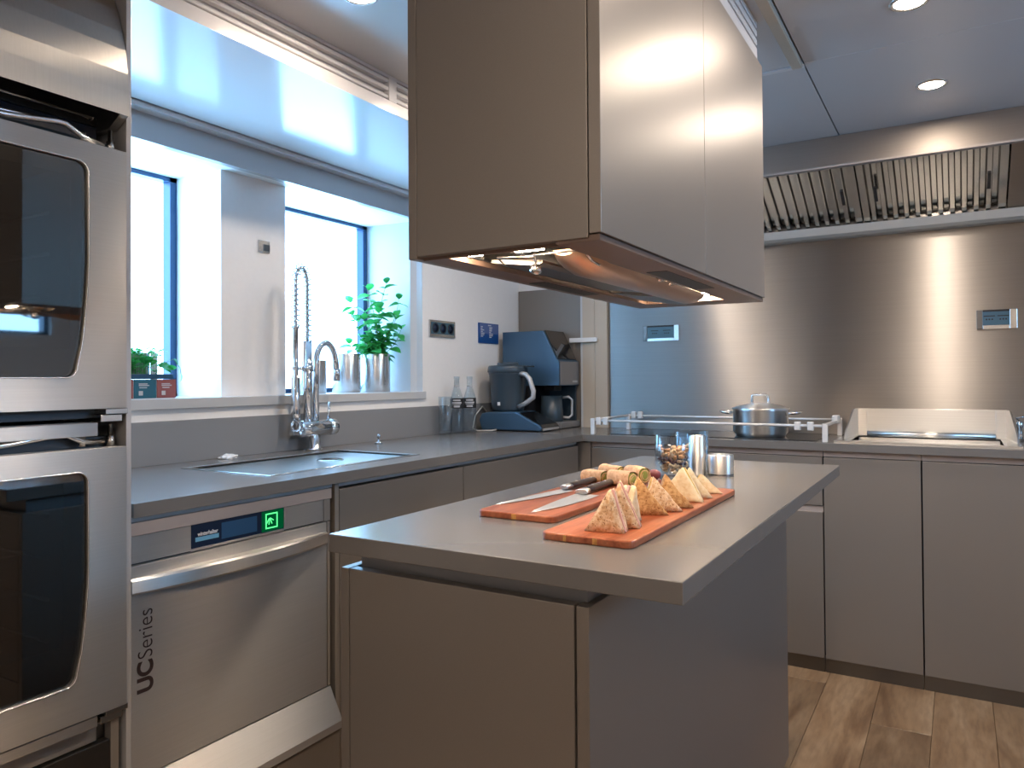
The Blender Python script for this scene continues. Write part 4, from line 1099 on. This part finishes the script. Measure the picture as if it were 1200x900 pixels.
# ------------------------------------------------------------ hob, rails, pot, steel pan
hob = thing('induction_hob', 'flush black glass hob with a white pan rail around it', 'hob', (-0.96, 3.42, CT))
obj('glass_plate', bxm(-1.40, -0.50, 3.24, 3.60, CT + .0002, CT + .003, bev=.001), 'hob_glass', hob)
rails = []
def post(x, y, h):
    bm = NB(); box(bm, x - .010, x + .010, y - .010, y + .010, CT, CT + h, bev=.002)
    obj('rail_post', bm, 'rail_white', hob)
def clamp(pts):
    for (x, y, z) in pts:
        obj('rail_clamp', bxm(x - .012, x + .012, y - .011, y + .011, z - .020, z + .016, bev=.004), 'rail_white', hob)
PX0, PX1, PY0, PY1 = -1.480, -0.462, 3.222, 3.612
for p in ((PX0, PY0), (PX1, PY0), (PX0 + .02, PY1), (PX1 + .005, PY1)): post(*p, .074 if p[1] < 3.4 else .078)
rz = CT + .064
obj('rail', tube(NB(), [(PX0, PY0, rz), (PX1, PY0, rz)], .0058, 10), 'rail_white', hob)
obj('rail', tube(NB(), [(PX0 + .02, PY1, rz + .006), (PX1, PY1, rz + .006)], .0058, 10), 'rail_white', hob)
obj('rail', tube(NB(), [(PX0, PY0, rz + .004), (PX0 + .02, PY1, rz + .008)], .0058, 10), 'rail_white', hob)
bm = NB(); box(bm, PX1 - .005, PX1 + .008, PY0, PY1, rz - .002, rz + .010, bev=.002)
obj('rail', bm, 'rail_white', hob)
clamp([(PX0 + .030, PY0, rz), (PX0 + .065, PY0, rz)]); clamp([(PX1 - .105, PY0, rz), (PX1 - .055, PY0, rz)])
clamp([(PX0 + .05, PY1, rz + .012), (PX0 + .085, PY1, rz + .012)]); clamp([(PX1, PY1 - .10, rz + .014), (PX1, PY1 - .05, rz + .014)])
px, py, pr, z = -0.762, 3.435, 0.117, CT + .0035
pt = thing('cooking_pot', 'shiny lidded steel pot with two side handles on the hob', 'pot', (px, py, z))
obj('pot_body', lathe(NB(), [(0, z), (pr - .012, z), (pr - .008, z + .008), (pr, z + .016), (pr, z + .112), (pr + .004, z + .116), (pr - .003, z + .118), (pr - .004, z + .02), (0, z + .012)], (px, py), 48), 'steel_pot', pt)
lid = obj('lid', lathe(NB(), [(pr + .006, z + .117), (pr + .007, z + .121), (pr - .006, z + .124), (pr - .02, z + .131), (.05, z + .141), (0, z + .144)], (px, py), 48), 'steel_pot', pt)
bm = NB(); hd_ = [(-.034, .138), (-.036, .150), (-.034, .176), (-.028, .180), (.028, .180), (.034, .176), (.036, .150), (.034, .138)]
tube(bm, [(px + a, py, z + b) for a, b in hd_], .0055, 10)
obj('lid_handle', bm, 'steel_bright', lid)
for s in (-1, 1):
    bm = NB(); tube(bm, [(px + s * (pr - .002), py - .042, z + .098), (px + s * (pr + .038), py - .040, z + .103), (px + s * (pr + .052), py - .025, z + .105), (px + s * (pr + .052), py + .025, z + .105), (px + s * (pr + .038), py + .040, z + .103), (px + s * (pr - .002), py + .042, z + .098)], .0058, 10)
    obj('side_handle', bm, 'steel_bright', pt)
sp_ = thing('pressed_pan', 'shallow steel cooking pan set into the worktop with a three-sided guard', 'cooking pan', (-0.11, 3.42, CT))
bm = plate(NB(), [-.430, -.375, .140, .195], [3.215, 3.262, 3.560, 3.602], CT, CT + .008, lambda i, j: not (i == 1 and j == 1))
obj('rim', bm, 'steel_bright', sp_)
bm = NB()
a, b, c, d = -.375, .140, 3.262, 3.560; zt_, zb_ = CT + .007, CT - .028
for q in (((a, c, zt_), (b, c, zt_), (b, c, zb_), (a, c, zb_)), ((b, c, zt_), (b, d, zt_), (b, d, zb_), (b, c, zb_)), ((b, d, zt_), (a, d, zt_), (a, d, zb_), (b, d, zb_)), ((a, d, zt_), (a, c, zt_), (a, c, zb_), (a, d, zb_)), ((a, c, zb_), (b, c, zb_), (b, d, zb_), (a, d, zb_))):
    bm.faces.new([bm.verts.new(p) for p in q])
obj('basin', bm, 'steel_pan', sp_)
obj('back_guard', bxm(-.345, .128, 3.575, 3.581, CT + .008, 1.034, bev=.001), 'steel_pan', sp_)
bm = NB(); prism(bm, [(3.575, CT + .008), (3.575, 1.034), (3.50, 1.034), (3.36, CT + .040), (3.34, CT + .008)], 0, -.384, -.378); rot_bm(bm, -0.10, 'Z', (-.38, 3.575, 0))
obj('side_guard', bm, 'steel_pan', sp_)
bm = NB(); prism(bm, [(3.575, CT + .008), (3.575, 1.034), (3.50, 1.034), (3.36, CT + .040), (3.34, CT + .008)], 0, .162, .168); rot_bm(bm, 0.10, 'Z', (.165, 3.575, 0))
obj('side_guard', bm, 'steel_pan', sp_)
for (x0, x1) in ((-.381, -.343), (.126, .165)):
    obj('corner_fold', bxm(x0, x1, 3.572, 3.578, CT + .008, 1.034, bev=.001), 'steel_pan', sp_)
obj('front_roll', tube(NB(), [(-.34, 3.545, CT + .018), (.125, 3.545, CT + .018)], .012, 14), 'steel_bright', sp_)
tv = thing('wall_tap', 'small chrome valve at the far end of the steel pan', 'valve', (.205, 3.60, CT))
bm = NB(); lathe(bm, [(0, CT), (.012, CT), (.010, CT + .02), (.008, CT + .05), (.012, CT + .055), (.012, CT + .075), (.006, CT + .08), (0, CT + .08)], (.208, 3.60), 16)
obj('valve_body', bm, 'chrome', tv)
obj('valve_lever', tube(NB(), [(.208, 3.60, CT + .075), (.196, 3.59, CT + .092), (.225, 3.59, CT + .098)], .004, 8), 'chrome', tv)

# ------------------------------------------------------------ food on the island
def rounded(x0, x1, y0, y1, r, n=5):
    pts = []
    for (cx, cy, a0) in ((x1 - r, y1 - r, 0), (x0 + r, y1 - r, PI / 2), (x0 + r, y0 + r, PI), (x1 - r, y0 + r, 1.5 * PI)):
        for k in range(n + 1):
            a = a0 + PI / 2 * k / n; pts.append((cx + r * math.cos(a), cy + r * math.sin(a)))
    return pts
BT = CT + .0125
def board(label, x0, x1, y0, y1, inl):
    t = thing('serving_board', label, 'board', ((x0 + x1) / 2, (y0 + y1) / 2, CT), 'serving boards')
    bm = NB(); prism(bm, rounded(x0, x1, y0, y1, .016), 2, CT, BT, bev=.0025)
    obj('board_body', bm, 'board', t)
    for (a, b) in inl:
        obj('inlay_strip', bxm(a, b, y0 - .0004, y0 + .012, CT + .0015, BT - .0015), 'board_inlay', t)
board('serving board carrying two knives and four wrap rolls', -.792, -.626, 1.190, 1.772, ((-.714, -.704),))
board('serving board lined with triangle sandwiches', -.588, -.428, 1.068, 1.688, ((-.545, -.540), (-.494, -.486)))

def sandwich(label, cx, cy, yaw, base_w, h, nslice, m, fill, apex=0.0, lean=0.0, th=.013, group='triangle sandwiches'):
    """upright triangle half: slices stacked along local y, cut edges showing"""
    t = thing('sandwich', label, 'sandwich', (cx, cy, BT), group)
    R = Matrix.Rotation(yaw, 4, 'Z') @ Matrix.Rotation(lean, 4, 'X')
    y = 0.0
    for s in range(nslice):
        bm = NB()
        w = base_w / 2 * rng.uniform(.95, 1.03); hh = h * rng.uniform(.95, 1.02); ax = apex * base_w
        n = 7
        out = [(-w, 0.0005), (w, 0.0005)]
        L_ = [(-w + (ax + w) * k / n, hh * k / n) for k in range(1, n)]
        R_ = [(w - (w - ax) * k / n, hh * k / n) for k in range(1, n)]
        outline = [(-w, 0.0)] + [(-w + 2 * w * k / 6, 0.0) for k in range(1, 6)] + [(w, 0.0)] + R_ + [(ax, hh)] + L_[::-1]
        mid = (ax * .3, hh * .33)
        def ring(sc, yy): return [bm.verts.new((mid[0] + (p[0] - mid[0]) * sc, yy, max(0, mid[1] + (p[1] - mid[1]) * sc) if sc < 1 else p[1])) for p in outline]
        rs = [ring(.45, y), ring(.94, y), ring(1.0, y + th * .2), ring(1.0, y + th * .8), ring(.94, y + th), ring(.45, y + th)]
        N_ = len(outline)
        for a, b in zip(rs, rs[1:]):
            for k in range(N_): bm.faces.new((a[k], a[(k + 1) % N_], b[(k + 1) % N_], b[k]))
        bm.faces.new(rs[0][::-1]); bm.faces.new(rs[-1])
        for v in bm.verts:
            d = noise.noise_vector(Vector((v.co.x * 60 + cx * 90, v.co.y * 60 + s * 7, v.co.z * 60))) * .0026
            v.co += d
            if v.co.z < 0: v.co.z = 0
        bmesh.ops.recalc_face_normals(bm, faces=bm.faces)
        for f in bm.faces: f.smooth = True
        bm.transform(R); bmesh.ops.translate(bm, verts=bm.verts, vec=(cx, cy, BT + .0005))
        obj('bread_slice', bm, m, t)
        y += th
        if s < nslice - 1:
            bm = NB(); ft = .0055
            w2 = base_w / 2 * .97
            pts = [(-w2, .002), (w2, .002), (ax + .003, h * .95), (ax - .003, h * .95)]
            prism(bm, pts, 1, y, y + ft)
            bm.transform(R); bmesh.ops.translate(bm, verts=bm.verts, vec=(cx, cy, BT + .0005))
            obj('filling', bm, fill, t)
            y += ft
    return t
sandwich('seeded sandwich standing at the near end of its board', -.494, 1.110, .10, .070, .072, 2, 'bread_seed', 'ham', apex=.12, lean=-.10)
sandwich('seeded sandwich half leaning behind the nearest sandwich', -.478, 1.156, .25, .055, .078, 2, 'bread_seed', 'ham', apex=-.15, lean=-.04)
sandwich('narrow pale ham sandwich wedged between the seeded and toasted ones', -.482, 1.214, 1.25, .042, .064, 2, 'bread_white', 'ham', apex=.1, th=.011)
sandwich('brown toasted sandwich, nearest of the toasted stack', -.484, 1.285, .52, .080, .066, 2, 'bread_toast', 'cheese', apex=-.18, lean=-.10)
sandwich('brown toasted sandwich in the middle of the toasted stack', -.474, 1.334, .52, .076, .066, 2, 'bread_seed', 'cheese', apex=-.18, lean=-.12)
sandwich('brown toasted sandwich, rearmost and leaning on the toasted stack', -.466, 1.382, .58, .074, .066, 1, 'bread_toast', 'cheese', apex=-.2, lean=-.22)
sandwich('soft white sandwich with its wide face to the toasted stack', -.486, 1.462, .08, .094, .072, 2, 'bread_white', 'cheese', apex=.06, lean=-.14)
sandwich('soft white sandwich leaning against the wide white one', -.470, 1.515, .45, .078, .062, 2, 'bread_white', 'cheese', apex=-.1, lean=-.16)
sandwich('soft white sandwich lying low at the far end of its board', -.468, 1.590, .40, .074, .044, 2, 'bread_white', 'cheese', apex=-.1, lean=-.25)

def wrap(label, cx, cy, cz, yaw, L_, w, h):
    t = thing('wrap_roll', label, 'wrap', (cx, cy, cz), 'rolled wraps')
    bm = NB(); rows_ = []; n = 22
    for i in range(7):
        x = -L_ / 2 + L_ * i / 6; e = 1 - .03 * abs(i - 3) / 3
        rows_.append([bm.verts.new((x, w / 2 * e * math.copysign(abs(math.cos(2 * PI * k / n)) ** .75, math.cos(2 * PI * k / n)), h / 2 + h / 2 * e * math.copysign(abs(math.sin(2 * PI * k / n)) ** .75, math.sin(2 * PI * k / n)))) for k in range(n)])
    for p, q in zip(rows_, rows_[1:]):
        for k in range(n):
            f = bm.faces.new((p[k], p[(k + 1) % n], q[(k + 1) % n], q[k])); f.smooth = True
    for v in bm.verts: v.co += noise.noise_vector(v.co * 50 + Vector((cx * 70, cy * 50, 0))) * .0026
    for v in bm.verts: v.co.z = max(v.co.z, 0)
    T = Matrix.Translation((cx, cy, cz)) @ Matrix.Rotation(yaw, 4, 'Z')
    bm.transform(T); bmesh.ops.recalc_face_normals(bm, faces=bm.faces)
    obj('tortilla', bm, 'wrap', t)
    for s in (-1, 1):
        bm = NB()
        bmesh.ops.create_icosphere(bm, subdivisions=2, radius=1, matrix=Matrix.Translation((s * (L_ / 2 - .004), 0, h / 2)) @ Matrix.Diagonal((.006, w * .43, h * .43, 1)))
        for v in bm.verts: v.co += noise.noise_vector(v.co * 160) * .0018
        bm.transform(T)
        obj('filling', bm, 'filling_green', t)
    bm = NB(); pts = []
    for k in range(26):
        a = k * .52; r = (.15 + .28 * k / 26)
        pts.append((L_ / 2 + .0005, w * r * math.cos(a), h / 2 + h * r * math.sin(a)))
    tube(bm, pts, .0012, 5); bm.transform(T)
    obj('spiral_edge', bm, 'wrap', t)
wrap('wrap roll nearest the window side of its board', -.750, 1.640, BT, -.25, .060, .034, .030)
wrap('largest wrap roll lying by the knife handles', -.668, 1.612, BT, -.35, .066, .038, .036)
wrap('wrap roll lying behind the two front rolls', -.735, 1.705, BT, -.30, .062, .034, .036)
wrap('wrap roll at the sandwich side of its board, behind the largest', -.660, 1.680, BT, -.55, .062, .036, .040)
bm = NB(); bmesh.ops.create_icosphere(bm, subdivisions=3, radius=.013)
smooth(bm)
for v in bm.verts: v.co.x *= 1.3
bmesh.ops.translate(bm, verts=bm.verts, vec=(-.640, 1.745, BT + .013))
tag(obj('grape', bm, 'grape'), 'single dark red grape on the board end behind the wraps', 'grape')

def knife(label, tip, heel, end, z, blade_w, side, roll=0):
    """chef's knife lying flat: tip -> heel is the cutting side line, handle on to end"""
    tip, heel, end = [Vector((*p, 0)) for p in (tip, heel, end)]
    t = thing('chef_knife', label, 'knife', (heel.x, heel.y, z), 'knives on the board')
    ax = (heel - tip).normalized(); L_ = (heel - tip).length; nrm = Vector((-ax.y, ax.x, 0)) * side
    n = 12; bm = NB(); top = []; bot = []
    edge, spine = [], []
    for k in range(n + 1):
        u = k / n
        spine.append(tip + ax * L_ * u + nrm * (blade_w * (.28 * u + .06 * math.sin(PI * u))))
        edge.append(tip + ax * L_ * u - nrm * (blade_w * .72 * min(1, (1 - (1 - u) ** 2.4))))
    outline = edge + spine[::-1][:-1]
    zt = z + .0022
    E0 = [bm.verts.new((p.x, p.y, z + .0004)) for p in edge]; S0 = [bm.verts.new((p.x, p.y, z + .0002)) for p in spine[1:]]; S1 = [bm.verts.new((p.x, p.y, zt)) for p in spine[1:]]
    for k in range(1, n):
        bm.faces.new((E0[k], E0[k + 1], S1[k], S1[k - 1])); bm.faces.new((E0[k + 1], E0[k], S0[k - 1], S0[k]))
        bm.faces.new((S0[k - 1], S1[k - 1], S1[k], S0[k]))
    bm.faces.new((E0[0], E0[1], S1[0])); bm.faces.new((E0[1], E0[0], S0[0])); bm.faces.new((E0[0], S1[0], S0[0])); bm.faces.new((E0[n], S0[-1], S1[-1]))
    bmesh.ops.recalc_face_normals(bm, faces=bm.faces)
    obj('blade', bm, 'blade', t)
    hs_ = heel + nrm * blade_w * .02
    d = (end - hs_); dl = d.length; d.normalize()
    def bar(name, a, b, w0, w1, h, m):
        bm = NB(); pts = [hs_ + d * (a + (b - a) * k / 6) for k in range(7)]
        side_ = Vector((-d.y, d.x, 0)); rows_ = []
        for k, p in enumerate(pts):
            w = w0 + (w1 - w0) * k / 6 + .0015 * math.sin(PI * k / 6)
            rows_.append([bm.verts.new((p.x + side_.x * w * math.cos(q), p.y + side_.y * w * math.cos(q), z + h / 2 + .001 + h / 2 * math.sin(q) * (1 - .25 * (k in (0, 6))))) for q in [2 * PI * i / 12 for i in range(12)]])
        for p, q in zip(rows_, rows_[1:]):
            for k in range(12):
                f = bm.faces.new((p[k], p[(k + 1) % 12], q[(k + 1) % 12], q[k])); f.smooth = True
        bm.faces.new(rows_[0][::-1]); bm.faces.new(rows_[-1]); bmesh.ops.recalc_face_normals(bm, faces=bm.faces)
        return obj(name, bm, m, t)
    bar('bolster', -.012, .022, blade_w * .30, .0085, .012, 'blade')
    hdl = bar('handle', .022, dl, .0080, .0100, .014, 'handle_dark')
    bar('end_cap', dl, dl + .008, .0100, .0090, .014, 'blade')
    bm = NB()
    for f_ in (.05, .085, .12):
        p = hs_ + d * f_
        lathe(bm, [(0, z + .0145), (.0025, z + .0145), (.0025, z + .0154), (0, z + .0156)], (p.x, p.y), 10)
    obj('rivet', bm, 'blade', hdl)
knife('narrow bladed chef knife lying nearer the window', (-.785, 1.245), (-.752, 1.490), (-.745, 1.640), BT + .001, .030, 1)
knife('broad bladed chef knife lying nearer the sandwiches', (-.682, 1.205), (-.690, 1.450), (-.695, 1.625), BT + .001, .050, 1)

# jars
def jar(label, x, y, r, h, fill_h, seed):
    t = thing('storage_jar', label, 'jar', (x, y, CT), 'glass jars on the island')
    z = CT
    obj('jar_glass', lathe(NB(), [(0, z), (r - .002, z), (r, z + .003), (r, z + h - .001), (r - .0012, z + h), (r - .0025, z + h - .001), (r - .0025, z + .006), (0, z + .005)], (x, y), 40), 'glass', t)
    rr = random.Random(seed)
    bms = {'nut': NB(), 'nut_pale': NB(), 'raisin': NB()}
    for k in range(150):
        a = rr.uniform(0, 2 * PI); q = (r - .011) * math.sqrt(rr.random()); zz_ = z + .012 + rr.random() * (fill_h - .012)
        u = (zz_ - z) / fill_h
        m = 'raisin' if (.42 < u < .66 and rr.random() < .75) else ('nut' if rr.random() < .6 else 'nut_pale')
        bm = bms[m]; s = rr.uniform(.0045, .0075)
        mat_ = Matrix.Translation((x + q * math.cos(a), y + q * math.sin(a), zz_)) @ Matrix.Rotation(rr.uniform(0, 3), 4, 'X') @ Matrix.Rotation(rr.uniform(0, 3), 4, 'Z') @ Matrix.Diagonal((s * 1.25, s * .9, s * .7, 1))
        bmesh.ops.create_icosphere(bm, subdivisions=1, radius=1, matrix=mat_)
    names = {'nut': 'nut_pieces', 'nut_pale': 'oat_pieces', 'raisin': 'raisin_pieces'}
    mix = bpy.data.objects.new('granola', None); C.objects.link(mix); mix.location = (x, y, z + .006); ORG[mix.name] = Vector((x, y, z + .006))
    tag(mix, 'loose nut and raisin mix inside ' + ('the front glass jar' if seed == 3 else 'the rear glass jar'), 'granola', None, 'stuff')
    for m, bm in bms.items():
        o = obj(names[m], smooth(bm), m, mix); o['kind'] = 'stuff'
jar('clear glass jar of nut mix nearest the sandwiches', -.652, 1.920, .0475, .112, .080, 3)
jar('clear glass jar partly hidden behind the first jar', -.640, 2.045, .046, .112, .075, 4)
cn = thing('steel_tin', 'slim shiny steel tin standing between the two glass jars', 'tin', (-.600, 1.985, CT))
obj('tin_body', lathe(NB(), [(0, CT), (.021, CT), (.0215, CT + .002), (.0215, CT + .104), (.020, CT + .106), (0, CT + .106)], (-.607, 1.987), 32), 'steel_pot', cn)
tn = thing('steel_cup', 'short round shiny steel cup standing beside the glass jars', 'cup', (-.556, 1.995, CT))
obj('cup_wall', lathe(NB(), [(0, CT), (.033, CT), (.034, CT + .002), (.034, CT + .054), (.033, CT + .056), (0, CT + .056)], (-.548, 2.000), 36), 'steel_pot', tn)
obj('base_ring', lathe(NB(), [(.0335, CT + .003), (.0345, CT + .003), (.0345, CT + .006), (.0335, CT + .006)], (-.548, 2.000), 36, closed=True), 'black', tn)
